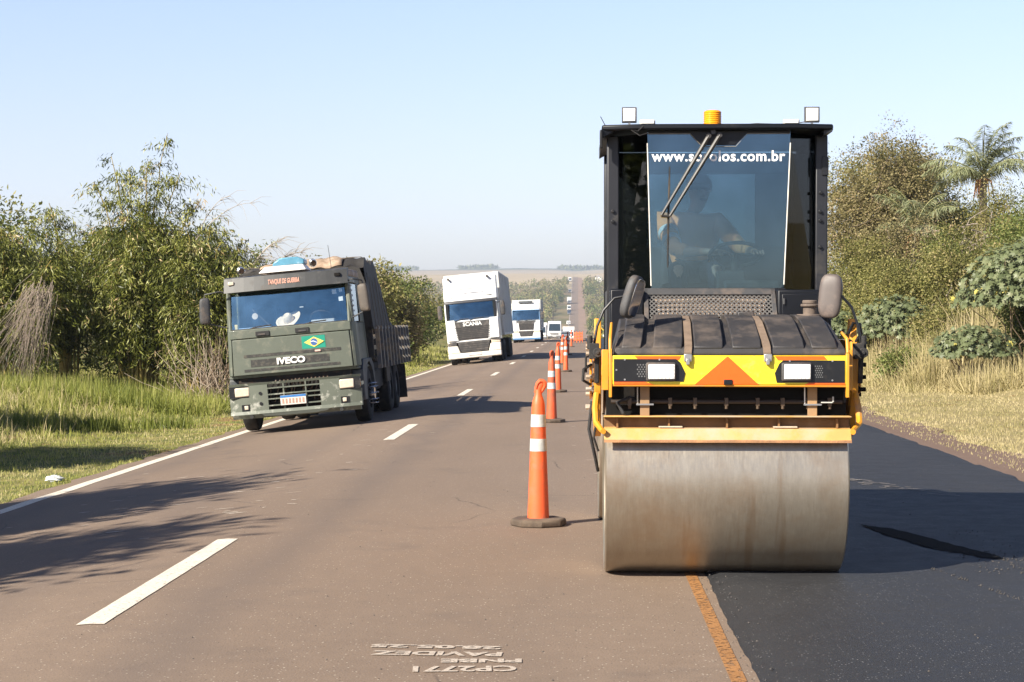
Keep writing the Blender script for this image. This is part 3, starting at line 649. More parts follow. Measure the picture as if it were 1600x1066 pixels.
# side front panes (angled back to the posts), glass 6 mm
for s, (xt, xb_), xp in ((-1, (wx0t, wx0b), c_(967)), (1, (wx1t, wx1b), c_(1271))):
    q = B().hexa([(xp, yc+.01, zb), (xb_, wy+.01, zb2), (xb_, wy+.016, zb2), (xp, yc+.016, zb), (xp, yc+.01, zt), (xt, wy+.01, zt), (xt, wy+.016, zt), (xp, yc+.016, zt)])
    q.build('corner_pane', sideg, rr_)
ws = B().hexa([(wx0b, wy, zb2), (wx1b, wy, zb2), (wx1b, wy+.006, zb2), (wx0b, wy+.006, zb2), (wx0t, wy, zt2), (wx1t, wy, zt2), (wx1t, wy+.006, zt2), (wx0t, wy+.006, zt2)]).build('windshield', wsg, rr_)
B().tube([(wx0t, wy-.003, vz(225, 13)), (wx0b, wy-.003, vz(447, 13))], .0045, 6).tube([(wx1t-.001, wy-.003, vz(225, 13)), (wx1b, wy-.003, vz(445, 13))], .0045, 6).build('edge_trim', M('pale rubber trim', (.72, .68, .60), .5), ws)
B().box(wx0b-.01, wx1b+.01, wy-.02, wy+.02, zb2-.018, zb2+.004).build('sill', black, rr_, .003)
hz = vz(206, 13)
hd_ = B().prism([(u(1012, 13), hz), (u(1232, 13), hz), (u(1232, 13), vz(210.5, 13)), (u(1165, 13), vz(210.5, 13)), (u(1148, 13), vz(228, 13)), (u(1095, 13), vz(228, 13)), (u(1077, 13), vz(210.5, 13)), (u(1012, 13), vz(210.5, 13))], 'y', wy-.012, wy-.002)
hd_.build('header_panel', cabblk, ws, .002)
edge = [(1012, 209), (1077, 209), (1096, 229), (1148, 229), (1166, 209), (1232, 209)]
B().tube([(u(a, 13), wy-.013, vz(b+1.5, 13)) for a, b in edge], .0022, 6).build('header_seam', M('seam highlight', (.3, .28, .25), .5), ws)
text('lettering', 'www.sorolos.com.br', .105, M('white vinyl letters', (.85, .85, .85), .5, var=.03), ws, (.043, wy-.006, vz(246, 13)), (R(90), 0, 0), width=.945, ext=.0008, off=.0022, space=1.08)
# wipers
wp = B()
for a, b, c, d in ((1106, 214, 1033, 337), (1123, 213, 1046, 338)): wp.tube([(u(a, 12.97), wy-.045, vz(b, 12.97)), (u((a+c)/2, 12.97), wy-.05, vz((b+d)/2, 12.97)), (u(c, 12.97), wy-.035, vz(d, 12.97))], [.017, .013, .011], 8)
wp.cyl((u(1033, 12.97), wy-.035, vz(338, 12.97)), (u(1046, 12.97), wy-.035, vz(339, 12.97)), .009, 8)
for a, b in ((1106, 214), (1123, 213), (1113, 208)): wp.cyl((u(a, 12.97), wy-.06, vz(b, 12.97)), (u(a, 12.97), wy, vz(b, 12.97)), .018, 12)
w_ = wp.build('wiper_arm', M('wiper metal', (.03, .027, .025), .4, metal=.0), rr_, smooth=True)
B().tube([(u(1046, 12.97), wy-.02, vz(261, 12.97)), (u(1044, 12.97), wy-.016, vz(340, 12.97)), (u(1043, 12.97), wy-.02, vz(418, 12.97))], [.005, .009, .005], 6).build('wiper_blade', rubber, w_)
# roof
rf = B().prism([(u(940, 13), .66), (u(1000, 13), .60), (u(1240, 13), .60), (u(1298, 13), .66), (u(1298, 13)-.0, 2.32), (u(940, 13), 2.32)], 'z', 3.035, 3.075).build('cab_roof', cabblk, rr_, .012)
B().hexa([(u(940, 13), .66, 2.98), (u(960, 13), .68, 3.03), (u(960, 13), 2.3, 3.03), (u(940, 13), 2.3, 2.98), (u(940, 13), .66, 3.04), (u(960, 13), .68, 3.04), (u(960, 13), 2.3, 3.04), (u(940, 13), 2.3, 3.04)]).box(u(937, 13), u(941, 13), .64, .80, vz(233, 13), vz(205, 13)).hexa([(u(1283, 13), .68, 3.0), (u(1296, 13), .66, 3.02), (u(1296, 13), 2.3, 3.02), (u(1283, 13), 2.3, 3.0), (u(1283, 13), .68, 3.04), (u(1298, 13), .66, 3.04), (u(1298, 13), 2.3, 3.04), (u(1283, 13), 2.3, 3.04)]).build('roof_gutter', cabblk, rf, .004)
B().tube([(u(946, 13), .7, 3.07), (u(938, 13), .7, vz(183, 13))], .003, 6).build('antenna', black, rf)
B().tube([(u(1004, 13), .60, 3.06), (u(995, 13), .57, 3.02), (u(985, 13), .58, 3.03), (u(998, 13), .57, 2.99), (u(1012, 13), .60, 3.01)], .004, 6).tube([(u(1130, 13), .8, 3.078), (u(1180, 13), .7, 3.085), (u(1232, 13), .72, 3.08), (u(1255, 13), .75, 3.10)], .0035, 6).build('cable', rubber, rf, smooth=True)
bx = u(1112, 13.3); by = 1.0
be = B().lathe([(0, 3.075), (.068, 3.075), (.068, 3.098), (0, 3.098)], 24, (bx, by, 0)).build('beacon', black, rf, smooth=True)
pr = [(.0, 3.098)]
for k in range(14): pr += [(.062+(.003 if k % 2 else 0), 3.099+k*.0075)]
pr += [(.060, 3.206), (.05, 3.212), (0, 3.213)]
B().lathe(pr, 32, (bx, by, 0)).build('beacon_lens', amber, be, smooth=True)
for cx, zc in ((983, 180.5), (1266.5, 181)):
    x = u(cx, 13.2); z = vz(zc, 13.2); yy = .9
    lm = B().box(x-.053, x+.053, yy, yy+.045, z-.055, z+.055)
    for k in range(8): lm.box(x-.05+k*.0135, x-.045+k*.0135, yy+.045, yy+.07, z-.05, z+.062)
    lo = lm.build('work_light', plastic, rf, .006)
    B().box(x-.044, x+.044, yy-.006, yy+.002, z-.046, z+.046).build('lens', lens, lo, .006)
    B().box(x-.008, x+.008, yy+.01, yy+.03, 3.06, z-.05).build('stalk', steel, lo)
for a, b in ((999, 1023), (1221, 1246)):
    lo = B().box(u(a, 13), u(b, 13), .66, .72, 3.075, 3.112).build('marker_light', M('lamp housing grey', (.5, .48, .44), .5), rf, .008)
    B().box(u(a+2, 13), u(b-2, 13), .655, .66, 3.083, 3.105).build('lens', lens, lo, .002)
# cab shell: sides, rear wall with window, floor
B().box(xl+.01, xr-.01, yc+.05, yc+1.45, 1.42, 1.50).box(xl+.01, xl+.03, yc+.07, yc+1.40, 1.5, 1.92).box(xr-.03, xr-.01, yc+.07, yc+1.40, 1.5, 1.92).box(xl+.08, xr-.08, yc+1.42, yc+1.46, 1.5, 2.28).box(xl+.08, xr-.08, yc+1.42, yc+1.46, 2.86, 3.03).box(xl+.08, xl+.34, yc+1.42, yc+1.46, 2.28, 2.86).box(xr-.38, xr-.08, yc+1.42, yc+1.46, 2.28, 2.86).build('cab_shell', M('cab interior grey', (.055, .058, .062), .7), rr_, .004)
for x0, g_ in ((xl+.012, clearg), (xr-.020, sideg)): B().box(x0, x0+.008, yc+.08, yc+1.39, 1.93, 3.02).build('side_window', g_, rr_)
B().box(xl+.34, xr-.38, yc+1.44, yc+1.448, 2.28, 2.86).build('rear_window', glass('rear glass', (.30, .36, .38), .05), rr_)
# console, steering wheel and seat
B().box(.10, .50, .95, 1.15, 1.5, 1.98).box(.05, .26, .98, 1.10, 1.5, 2.05).build('console', plastic, rr_, .02)
sw = B()
def tor(c, r1, r2, m, n1=28, n2=8):
    def f(U, V):
        a = U*2*math.pi; b = V*2*math.pi; v = m @ Vector(((r1+r2*math.cos(b))*math.cos(a), (r1+r2*math.cos(b))*math.sin(a), r2*math.sin(b))); return (v.x+c[0], v.y+c[1], v.z+c[2])
    return B().grid(f, n1, n2)
tor((.20, 1.08, 2.17), .19, .014, Matrix.Rotation(R(-25), 3, 'X')).tube([(.20, 1.08, 2.17), (.18, 1.06, 1.98)], .03, 10).tube([(.02, 1.08, 2.17), (.38, 1.08, 2.17)], .012, 8).build('steering_wheel', rubber, rr_, smooth=True)
st = B().box(-.33, .15, 1.28, 1.75, 1.86, 1.97); st.hexa([(-.33, 1.70, 1.95), (.15, 1.70, 1.95), (.15, 1.80, 1.95), (-.33, 1.80, 1.95), (-.29, 1.82, 2.40), (.11, 1.82, 2.40), (.11, 1.90, 2.40), (-.29, 1.90, 2.40)]); st.box(-.25, .07, 1.35, 1.7, 1.5, 1.86)
st.build('seat', M('seat fabric', (.05, .05, .055), .9), rr_, .03)
# rear machine body
B().hexa([(-.72, 2.35, 1.05), (.78, 2.35, 1.05), (.74, 4.15, 1.1), (-.70, 4.15, 1.1), (-.70, 2.35, 1.95), (.76, 2.35, 1.95), (.70, 4.05, 1.72), (-.64, 4.05, 1.72)]).build('engine_hood', yellow, rr_, .04)
B().box(-.6, .66, .9, 2.5, .72, 1.42).build('chassis', yellow, rr_, .02)
B().box(-.745, -.60, 1.2, 2.2, .75, .80).box(.66, .83, 1.2, 2.2, .75, .80).build('step', black, rr_, .004)
# ================= people =================
def skinned(name, pts, edges, mat, parent, root=0, sub=2, matx=None):
    me = bpy.data.meshes.new(name); me.from_pydata([p[:3] for p in pts], edges, []); o = bpy.data.objects.new(name, me); COL.objects.link(o)
    sk = o.modifiers.new('s', 'SKIN'); sk.use_smooth_shade = True
    for i, p in enumerate(pts):
        r = p[3]; me.skin_vertices[0].data[i].radius = (r, p[4] if len(p) > 4 else r); me.skin_vertices[0].data[i].use_root = (i == root)
    sb_ = o.modifiers.new('u', 'SUBSURF'); sb_.levels = sub; sb_.render_levels = sub
    m2 = bpy.data.meshes.new_from_object(o.evaluated_get(bpy.context.evaluated_depsgraph_get())); bpy.data.objects.remove(o)
    m2.materials.clear(); m2.materials.append(mat)
    for p in m2.polygons: p.use_smooth = True
    r = bpy.data.objects.new(name, m2); COL.objects.link(r); r.parent = parent
    if matx: m2.transform(matx)
    return r
def body(parent, J, skin):
    """J: joint positions. One continuous surface: pelvis, chest, neck, head, arms with five fingers, legs and feet."""
    P = []; E = []
    def add(p, r, par=None, r2=None):
        P.append((*p, r, r2 or r)); i = len(P)-1
        if par is not None: E.append((par, i))
        return i
    pel = add(J['pelvis'], .13, None, .11); che = add(J['chest'], .15, pel, .11); nb = add(J['neck'], .06, che)
    hd = Vector(J['head']); fw = Vector(J.get('face', (0, -1, 0))).normalized()
    j = add(hd+Vector((0, 0, -.07)), .055, nb); j = add(hd+Vector((0, 0, -.02)), .082, j, .09); j = add(hd+Vector((0, 0, .06)), .078, j, .088); add(hd+Vector((0, 0, .11)), .045, j)
    for s in ('l', 'r'):
        sh = Vector(J['sh_'+s]); el = Vector(J['el_'+s]); wr = Vector(J['wr_'+s]); hdir = Vector(J['hd_'+s]).normalized(); up = Vector(J['hu_'+s]).normalized(); sd = hdir.cross(up)
        a = add(sh, .058, che); b = add((sh+el)/2, .048, a); c = add(el, .040, b); d = add((el*2+wr)/3, .042, c); e = add(wr, .026, d)
        pm = add(wr+hdir*.05, .030, e, .018); sgn = 1 if s == 'l' else -1
        for k, ln in enumerate((.07, .08, .075, .058)):
            o_ = (k-1.5)*.021; q = add(wr+hdir*.092+sd*o_, .0095, pm); q = add(wr+hdir*(.092+ln*.5)+sd*o_*1.1-up*.012, .0085, q); add(wr+hdir*(.092+ln*.8)+sd*o_*1.1-up*.038, .0075, q)
        q = add(wr+hdir*.04+sd*.035*-sgn-up*.01, .012, pm); add(wr+hdir*.08+sd*.05*-sgn-up*.03, .009, q)
        hp_ = add(J['hip_'+s], .085, pel); kn = add(J['kn_'+s], .056, hp_); an = add(J['an_'+s], .038, kn); add(Vector(J['an_'+s])+Vector(J['ft_'+s]), .034, an)
    b = skinned('body', P, E, skin, parent)
    # face: nose, eyes, mouth, ears
    sd = fw.cross(Vector((0, 0, 1))); f = B()
    f.add([hd+fw*.080+Vector((0, 0, .035)), hd+fw*.115+Vector((0, 0, -.012)), hd+fw*.084+sd*.017+Vector((0, 0, -.018)), hd+fw*.084-sd*.017+Vector((0, 0, -.018))], [(0, 1, 2), (0, 3, 1), (1, 3, 2)])
    for s in (-1, 1): f.cyl(hd+sd*s*.083+Vector((0, 0, .03)), hd+sd*s*.094+Vector((0, 0, .03)), .024, 10)
    f.build('nose_and_ears', skin, b, smooth=True)
    e = B()
    for s in (-1, 1): e.cyl(hd+fw*.074+sd*s*.032+Vector((0, 0, .03)), hd+fw*.090+sd*s*.032+Vector((0, 0, .03)), .010, 8)
    e.cyl(hd+fw*.08+sd*.022+Vector((0, 0, -.045)), hd+fw*.08-sd*.022+Vector((0, 0, -.045)), .008, 6)
    e.build('eyes_and_mouth', M('dark eye', (.05, .03, .025), .4), b)
    return b
skinm = M('skin', (.52, .30, .20), .55, var=.08, ns=9)
op = thing('person', 'roller operator with orange sleeves and reflective arm bands seated behind the cab windshield', 'person', (SX-.09, SY+1.50, 1.97))
J = dict(pelvis=(0, 0, .07), chest=(0, .08, .36), neck=(.02, .06, .54), head=(.05, .0, .68), face=(.35, -1, -.1),
         sh_r=(-.20, .05, .46), el_r=(-.15, -.28, .23), wr_r=(.12, -.44, .22), hd_r=(1, -.1, .0), hu_r=(0, 0, 1),
         sh_l=(.20, .05, .46), el_l=(.36, -.18, .25), wr_l=(.42, -.40, .22), hd_l=(.2, -1, .1), hu_l=(0, 0, 1),
         hip_l=(.10, 0, .05), kn_l=(.15, -.42, .10), an_l=(.16, -.50, -.30), ft_l=(0, -.16, -.04),
         hip_r=(-.10, 0, .05), kn_r=(-.13, -.42, .10), an_r=(-.13, -.50, -.30), ft_r=(0, -.16, -.04))
body(op, J, skinm)
orm = M('orange work shirt', (.95, .40, .15), .85, var=.1, ns=14); navy = M('navy work trousers', (.02, .025, .045), .85)
skinned('shirt', [(0, 0, .05, .155, .13), (0, .08, .36, .175, .13), (.02, .06, .50, .075), (-.20, .05, .46, .085), (-.175, -.115, .345, .072), (-.15, -.26, .25, .062), (.20, .05, .46, .085), (.28, -.07, .35, .07), (.35, -.165, .26, .062), (-.05, -.34, .226, .054), (.40, -.33, .235, .05)], [(0, 1), (1, 2), (1, 3), (3, 4), (4, 5), (1, 6), (6, 7), (7, 8), (5, 9), (8, 10)], orm, op, 0)
skinned('torso_shade', [(0, 0, .05, .17, .145), (0, .08, .36, .195, .145), (.02, .07, .48, .09)], [(0, 1), (1, 2)], M('dark vest', (.025, .028, .032), .9), op, 0)  # dark shell added over the shirt, painting the torso's shade inside the cab
skinned('trousers', [(0, 0, .05, .15, .13), (.10, -.02, .05, .10), (.15, -.40, .10, .075), (.16, -.49, -.24, .06), (-.10, -.02, .05, .10), (-.13, -.40, .10, .075), (-.13, -.49, -.24, .06)], [(0, 1), (1, 2), (2, 3), (0, 4), (4, 5), (5, 6)], navy, op, 0)
B().tube([(-.185, -.06, .385), (-.176, -.10, .355)], .078, 14).tube([(-.166, -.16, .315), (-.16, -.20, .292)], .072, 14).build('reflective_band', M('silver reflective tape', (.7, .72, .74), .4), op, smooth=True)
B().lathe([(.098, .70), (.10, .72), (.095, .77), (.06, .815), (0, .825)], 20, (.05, .0, 0)).add([(-.01, -.08, .735), (.11, -.08, .735), (.14, -.17, .715), (.02, -.17, .715), (-.01, -.08, .743), (.11, -.08, .743), (.14, -.17, .722), (.02, -.17, .722)], [(0, 1, 2, 3), (4, 5, 6, 7), (2, 3, 7, 6)]).build('cap', navy, op, smooth=True)
# ================= trucks and vans =================
tyre_m = M('tyre rubber', (.016, .015, .015), .85, var=.3, dirt=(.05, .04, .032), damt=.3, ds=6, bump=.4, bs=40)
rimm = M('worn rim', (.30, .30, .29), .5, metal=.4, dirt=(.12, .10, .08), damt=.3)
cabin = M('truck interior', (.03, .034, .04), .85); chas = M('chassis black', (.012, .012, .013), .75, dirt=(.045, .035, .028), damt=.3)
tglass = glass('truck windshield', (.84, .90, .94), .20, .03, (.55, .90, 1.0))
dglass = glass('dark vehicle glass', (.12, .14, .16), .10, .02, (.8, .9, 1.0))
headm = M('warm headlamp glass', (.58, .50, .40), .15, var=.15, ns=20, coat=.5)
def slab(Bq, pts, y, d):   # outline in the front plane (x, z), extruded back
    return Bq.prism(pts, 'y', y, y+d)
def wheel(parent, x, y, r=.5, w=.28, side=1, n=28, rim=rimm, dual=False, detail=True):
    pr = [(r*.55, -w/2), (r*.86, -w/2), (r*.97, -w*.42), (r, -w*.3), (r, w*.3), (r*.97, w*.42), (r*.86, w/2), (r*.55, w/2)]
    b = B().lathe(pr, n, (x, y, r), 'x', True)
    if dual: b.lathe(pr, n, (x-side*(w+.04), y, r), 'x', True)
    if detail:
        for k in range(0, 36):
            a = k*math.pi/18; c, s_ = math.cos(a), math.sin(a)
            for q in (-.28, 0, .28):
                b.box(x+q*w-.02, x+q*w+.02, -.018, .018, r-.004, r+.008, Matrix.Translation((0, y, r)) @ Matrix.Rotation(a+q*.2, 4, 'X') @ Matrix.Translation((0, 0, -r)) @ Matrix.Translation((0, 0, r*1.0)) @ Matrix.Translation((0, 0, -r)))
    o = b.build('wheel', tyre_m, parent, smooth=True, split=False)
    q = B().lathe([(0, side*w*.10), (r*.18, side*w*.18), (r*.3, -side*w*.05), (r*.50, -side*w*.12), (r*.56, side*w*.44), (r*.60, side*w*.5), (r*.56, -side*w*.3)], n, (x, y, r), 'x')
    q.build('rim', rim, o, smooth=True, split=False)
    return o

# ---------- green flatbed truck ----------
SL = -math.atan(.097)
def lane_root(name, label, cat, x, Y, yaw=0, group=None, s=None):
    s = float(slp(Y)) if s is None else s
    return thing(name, label, cat, (x, Y, float(road_z(x, Y))+.01), Euler((0, -math.atan(s), R(yaw))), group)
IX, IY = -4.87, 31.7
ag = M('faded army green', (.098, .112, .088), .5, var=.12, ns=3, dirt=(.17, .17, .13), damt=.26, ds=4, coat=.1)
agw = M('chipped green bumper', (.105, .118, .092), .55, var=.12, ns=3, dirt=(.40, .40, .35), damt=.20, ds=5)
visor_m = M('dark grey visor', (.035, .036, .036), .5, dirt=(.1, .09, .08), damt=.2)
t = lane_root('flatbed_truck', 'army green flatbed truck with dark tarpaulin load and flag sticker, leading the oncoming queue', 'truck', IX, IY, 0, 'trucks queueing in the oncoming lane', .088)
W = 1.15
def front_surf(b, x0, x1, z0, z1, yb=0, bow=.06, n=12, dep=.05):   # gently bowed panel across the cab front
    def f(x): return yb+bow*(x/W)**2
    xs = [x0+(x1-x0)*i/n for i in range(n+1)]
    poly = [(x, f(x)) for x in xs]+[(x, f(x)+dep) for x in reversed(xs)]
    return b.prism(poly, 'z', z0, z1)
# cab shell behind the windshield
cab = B()
cab.box(-W+.02, -W+.05, .12, 1.75, 1.0, 1.80).box(W-.05, W-.02, .12, 1.75, 1.0, 1.80)       # lower doors
for s in (-1, 1):
    cab.prism([(.10, 1.8), (.22, 1.8), (.30, 2.5), (.16, 2.5)], 'x', s*W-.05*(s > 0)-.0, s*W+.05*(s < 0))
    cab.box(min(s*(W-.05), s*W), max(s*(W-.05), s*W), 1.15, 1.75, 1.8, 2.52)
cab.box(-W, W, .16, 1.75, 2.50, 2.62).box(-W, W, 1.70, 1.76, 1.0, 2.6).box(-W, W, .12, 1.75, .98, 1.02)
cab.box(-W+.05, W-.05, .10, .14, 1.0, 1.60)
cab.build('cab', ag, t, .02, split=False)
B().box(-W+.06, W-.06, 1.60, 1.68, 1.02, 2.5).box(-.85, -.40, 1.0, 1.5, 1.1, 2.2).box(.40, .85, 1.0, 1.5, 1.1, 2.2).build('seat', cabin, t, .03)
dsh = B().box(-W+.06, W-.06, .14, .60, 1.6, 1.80).build('dashboard', cabin, t, .03)
fp = front_surf(B(), -1.06, 1.06, 1.03, 1.66, 0, .05).build('hood_panel', ag, t, .012)
fw_ = front_surf(B(), -1.10, 1.10, 1.67, 1.83, .005, .05).build('cowl', ag, t, .012)
cnr = B()
for s in (-1, 1): cnr.prism([(s*1.075, .06), (s*1.13, .09), (s*1.165, .20), (s*1.165, .45), (s*1.10, .45), (s*1.075, .2)], 'z', 1.03, 1.82)
cnr.build('corner_panel', ag, t, .01)
# louvres in the hood panel
lv = B()
for z0, z1, a, b_ in ((1.335, 1.385, -.86, .88), (1.165, 1.29, -.74, .66), (1.085, 1.13, -.86, .84)):
    front_surf(lv, a, b_, z0, z1, -.006, .05, 12, .02)
lv.build('grille', M('grille mesh black', (.03, .03, .028), .7, dirt=(.12, .11, .09), damt=.4, ds=9, bump=.6, bs=160), fp)
for z0 in (1.30, 1.140, 1.392):
    pass
text('lettering', 'IVECO', .15, M('white badge', (.75, .74, .70), .4), fp, (-.02, -.015, 1.228), (R(90), 0, 0), width=.50, ext=.006, off=.007)
fl = front_surf(B(), .20, .62, 1.405, 1.625, -.004, .05, 8, .02).build('flag_sticker', M('flag green', (.01, .25, .17), .5, var=.06), fp)
B().prism([(.235, 1.515), (.41, 1.425), (.585, 1.515), (.41, 1.605)], 'y', -.004, .008).build('yellow_rhombus', M('flag yellow', (.72, .56, .12), .5, var=.06), fl)
B().prism([(.41+.062*math.cos(a*math.pi/12), 1.515+.062*math.sin(a*math.pi/12)) for a in range(24)], 'y', -.007, .006).build('blue_disc', M('flag blue', (.04, .10, .28), .5), fl)
B().prism([(.352, 1.528), (.40, 1.538), (.468, 1.503), (.468, 1.492), (.40, 1.524), (.352, 1.515)], 'y', -.009, .004).build('white_band', whitem, fl)
B().box(.42, .52, -.012, .02, 1.345, 1.375).build('small_sticker', M('pale sticker', (.62, .40, .34), .5), fp)
for a in (-.62, .10): 
    v_ = B().box(a, a+.25, -.012, .02, 1.70, 1.78).build('cowl_vent', M('vent black', (.015, .015, .015), .6), fw_, .004)
    B().box(a+.06, a+.19, -.020, -.01, 1.715, 1.74).build('vent_catch', plastic, v_)
# windshield, pillars
def wsp(x, z): return (x, .05+.05*(x/W)**2+.10*(z-1.82)/.66, z)
B().grid(lambda a, b_: wsp(-1.06+2.12*a, 1.82+.68*b_), 16, 4).build('windshield', tglass, t, smooth=True)
pl = B()
for s in (-1, 1): pl.tube([wsp(s*1.085, 1.80), (s*1.10, .16, 2.15), (s*1.10, .20, 2.52)], [.035, .032, .03], 8)
pl.build('pillar', ag, t, smooth=True)
B().tube([(-1.05, .08, 1.83), (0, .03, 1.83), (1.05, .08, 1.83)], .018, 6).build('windshield_seal', rubber, t)
for s in (-1, 1): B().add([(s*1.152, .30, 1.82), (s*1.152, 1.14, 1.82), (s*1.152, 1.14, 2.48), (s*1.152, .36, 2.48)], [(0, 1, 2, 3)]).build('side_window', dglass, t)
gr = B()
for k in range(7): gr.box(W+.003, W+.012, .26, .32, 1.9+k*.09, 1.93+k*.09).box(W+.003, W+.012, .42, .46, 1.9+k*.09, 1.93+k*.09)
gr.build('louvre_mark', M('pale grey marks', (.5, .55, .58), .5), t, split=False)
# things stuck to / seen through the glass
stk = M('white sticker', (.72, .72, .70), .6)
for a, z, s_ in ((.86, 2.36, .04), (.98, 2.38, .03), (.97, 2.23, .04)): q = wsp(a, z); B().box(a-s_, a+s_, q[1]+.012, q[1]+.016, z-s_, z+s_).build('window_sticker', stk, t)
B().cyl((-.63, .115, 2.05), (-.63, .119, 2.05), .055, 20).build('round_sticker', M('cream sticker', (.62, .52, .42), .6), t)
B().box(.20, .27, .14, .145, 2.135, 2.15).build('window_sticker', stk, t)
tor((.55, .42, 1.93), .21, .014, Matrix.Rotation(R(-35), 3, 'X')).build('steering_wheel', rubber, t, smooth=True)
B().box(.25, .85, .16, .30, 1.80, 1.84).box(.38, .80, .2, .36, 1.84, 1.90).build('papers', M('papers', (.5, .5, .48), .8), t, .01)
B().box(-1.02, -.96, .14, .24, 1.8, 1.93).build('yellow_cup', M('cup yellow', (.72, .55, .2), .6), t, .01)
B().box(-.95, -.35, .12, .3, 1.80, 1.86).build('cloth', M('pale blue cloth', (.25, .35, .5), .9), t, .02)
wp = B()
for a in (-.75, .25): wp.tube([(a, .045, 1.83), (a+.15, .055, 1.86), (a+.42, .06, 1.875)], .012, 6)
wp.build('wiper', rubber, t)
# visor with lettering
vs = B(); f3 = lambda x: -.10+.10*(x/W)**2
xs = [-1.16+2.32*i/12 for i in range(13)]
for i in range(12):
    a, b_ = xs[i], xs[i+1]
    vs.hexa([(a, f3(a), 2.49), (b_, f3(b_), 2.49), (b_, f3(b_)+.06, 2.49), (a, f3(a)+.06, 2.49), (a, f3(a)+.07, 2.74), (b_, f3(b_)+.07, 2.74), (b_, .34, 2.77), (a, .34, 2.77)])
vz_ = vs.build('sun_visor', visor_m, t, split=False)
text('lettering', 'TANQUE DE GUERRA', .12, M('faded red lettering', (.50, .26, .19), .6), vz_, (-.02, -.068, 2.615), (R(74), 0, 0), width=.55, ext=.002, off=.004, shear=.2)
for a in (-1.02, .98): B().box(a-.055, a+.055, f3(a)+.01, f3(a)+.09, 2.62, 2.68).build('marker_lamp', headm if a < 0 else dark, vz_, .01)
B().box(-W, W, .25, 1.75, 2.60, 2.76).build('roof', M('tan roof', (.34, .25, .18), .7, dirt=(.55, .5, .45), damt=.4), t, .05)
rb = B().hexa([(-.52, .12, 2.79), (.40, .12, 2.79), (.40, .8, 2.79), (-.52, .8, 2.79), (-.40, .22, 2.90), (.32, .22, 2.90), (.32, .7, 2.90), (-.40, .7, 2.90)]).build('roof_hatch', M('white hatch', (.70, .66, .62), .5), t, .02)
B().prism([(-.28, 2.90), (.34, 2.90), (.34, 2.98), (.20, 3.04), (-.12, 3.04), (-.26, 2.96)], 'y', .32, .7).build('blue_dome', M('blue tinted dome', (.10, .27, .38), .3, var=.2, dirt=(.5, .55, .58), damt=.15), rb, .02)
for a, b_ in ((-.82, 2.80), (.55, 2.83)):
    ho = B().lathe([(0, .36), (.02, .36), (.025, .14), (.05, .04), (.078, 0), (.070, .0), (.04, .05), (.0, .12)], 20, (0, 0, 0), 'y').xf(Matrix.Translation((a, .0, b_+.06))).build('air_horn', chrome, t, smooth=True)
    B().cyl((a, .07, b_+.06), (a, .08, b_+.06), .036, 12).build('horn_throat', M('rust brown', (.08, .045, .025), .8), ho)
B().tube([(.82, .5, 2.7), (.80, .5, 3.2)], .005, 5).tube([(-.62, .3, 2.75), (-.64, .3, 3.0)], .004, 5).build('antenna', black, t)
# bumper with lamps
bp = B()
def bow2(x): return -.06+.10*(x/W)**4
def bsec(x0, x1, z0, z1, n=4, lo=0., hi=0.):
    for i in range(n):
        a = x0+(x1-x0)*i/n; c = x0+(x1-x0)*(i+1)/n
        bp.hexa([(a, bow2(a)+lo, z0), (c, bow2(c)+lo, z0), (c, bow2(c)+.12, z0), (a, bow2(a)+.12, z0), (a, bow2(a)+hi, z1), (c, bow2(c)+hi, z1), (c, bow2(c)+.12, z1), (a, bow2(a)+.12, z1)])
bsec(-1.16, 1.16, .845, .885, 10, .02, .0)                      # top rail
bsec(-.80, -.47, .38, .845); bsec(.45, .80, .38, .845)          # solid panels beside the opening
bsec(-1.16, -.80, .52, .64); bsec(.80, 1.16, .52, .64)
bsec(-1.16, -.95, .40, .52, 2); bsec(.95, 1.16, .40, .52, 2)
bsec(-1.16, 1.16, .345, .40, 10, -.03, -.01); bsec(-1.13, 1.13, .27, .345, 10, .04, -.03)
for z in (.46, .575, .655, .765): bsec(-.47, .45, z, z+.022, 4)
for x in (-.19, .20): bp.box(x-.012, x+.012, -.05, .02, .40, .85)
bu = bp.build('bumper', agw, t, split=False)
B().box(-1.0, 1.0, .16, .30, .35, 1.02).build('cooling_pack', M('greasy engine bay', (.010, .009, .009), .8, dirt=(.06, .035, .02), damt=.35, ds=9), t)
jk = B()
for i in range(14):
    a = -.45+i*.07; jk.tube([(a, .10, .5+.3*random.random()), (a+.1*random.random(), .08, .55+.3*random.random()), (a+.12, .12, .9)], .012, 6)
jk.build('engine_pipe', M('pipe', (.14, .09, .06), .6), t, split=False)
B().prism([(-.55, .30), (-.30, .29), (.35, .29), (.55, .31), (.60, .345), (-.60, .335)], 'y', bow2(0)-.025, .0).build('bumper_slot', M('slot', (.05, .055, .045), .8), bu)
for s in (-1, 1):
    x0, x1 = (.79, 1.05) if s > 0 else (-1.05, -.79)
    hb2 = B().box(min(s*.74, s*1.15), max(s*.74, s*1.15), -.02, .06, .645, .84).build('headlight_recess', black, bu)
    hl = B().box(x0, x1, -.045, .02, .66, .82).build('headlight', headm, t, .02)
    B().box(min(s*1.06, s*1.155), max(s*1.06, s*1.155), -.0, .08, .66, .82).build('indicator', M('amber glass', (.62, .38, .2), .3, coat=.4), hl, .02)
    B().box(min(s*.80, s*.95), max(s*.80, s*.95), -.02, .05, .40, .52).build('fog_recess', black, bu)
    B().box(min(s*.83, s*.90), max(s*.83, s*.90), -.04, .0, .43, .50).build('fog_lamp', headm, t, .01)
B().cyl((.80, bow2(.8)-.045, .305), (.80, bow2(.8), .305), .035, 14).cyl((-.78, bow2(.8)-.045, .305), (-.78, bow2(.8), .305), .035, 14).build('tow_eye', M('socket', (.02, .02, .018), .7), bu)
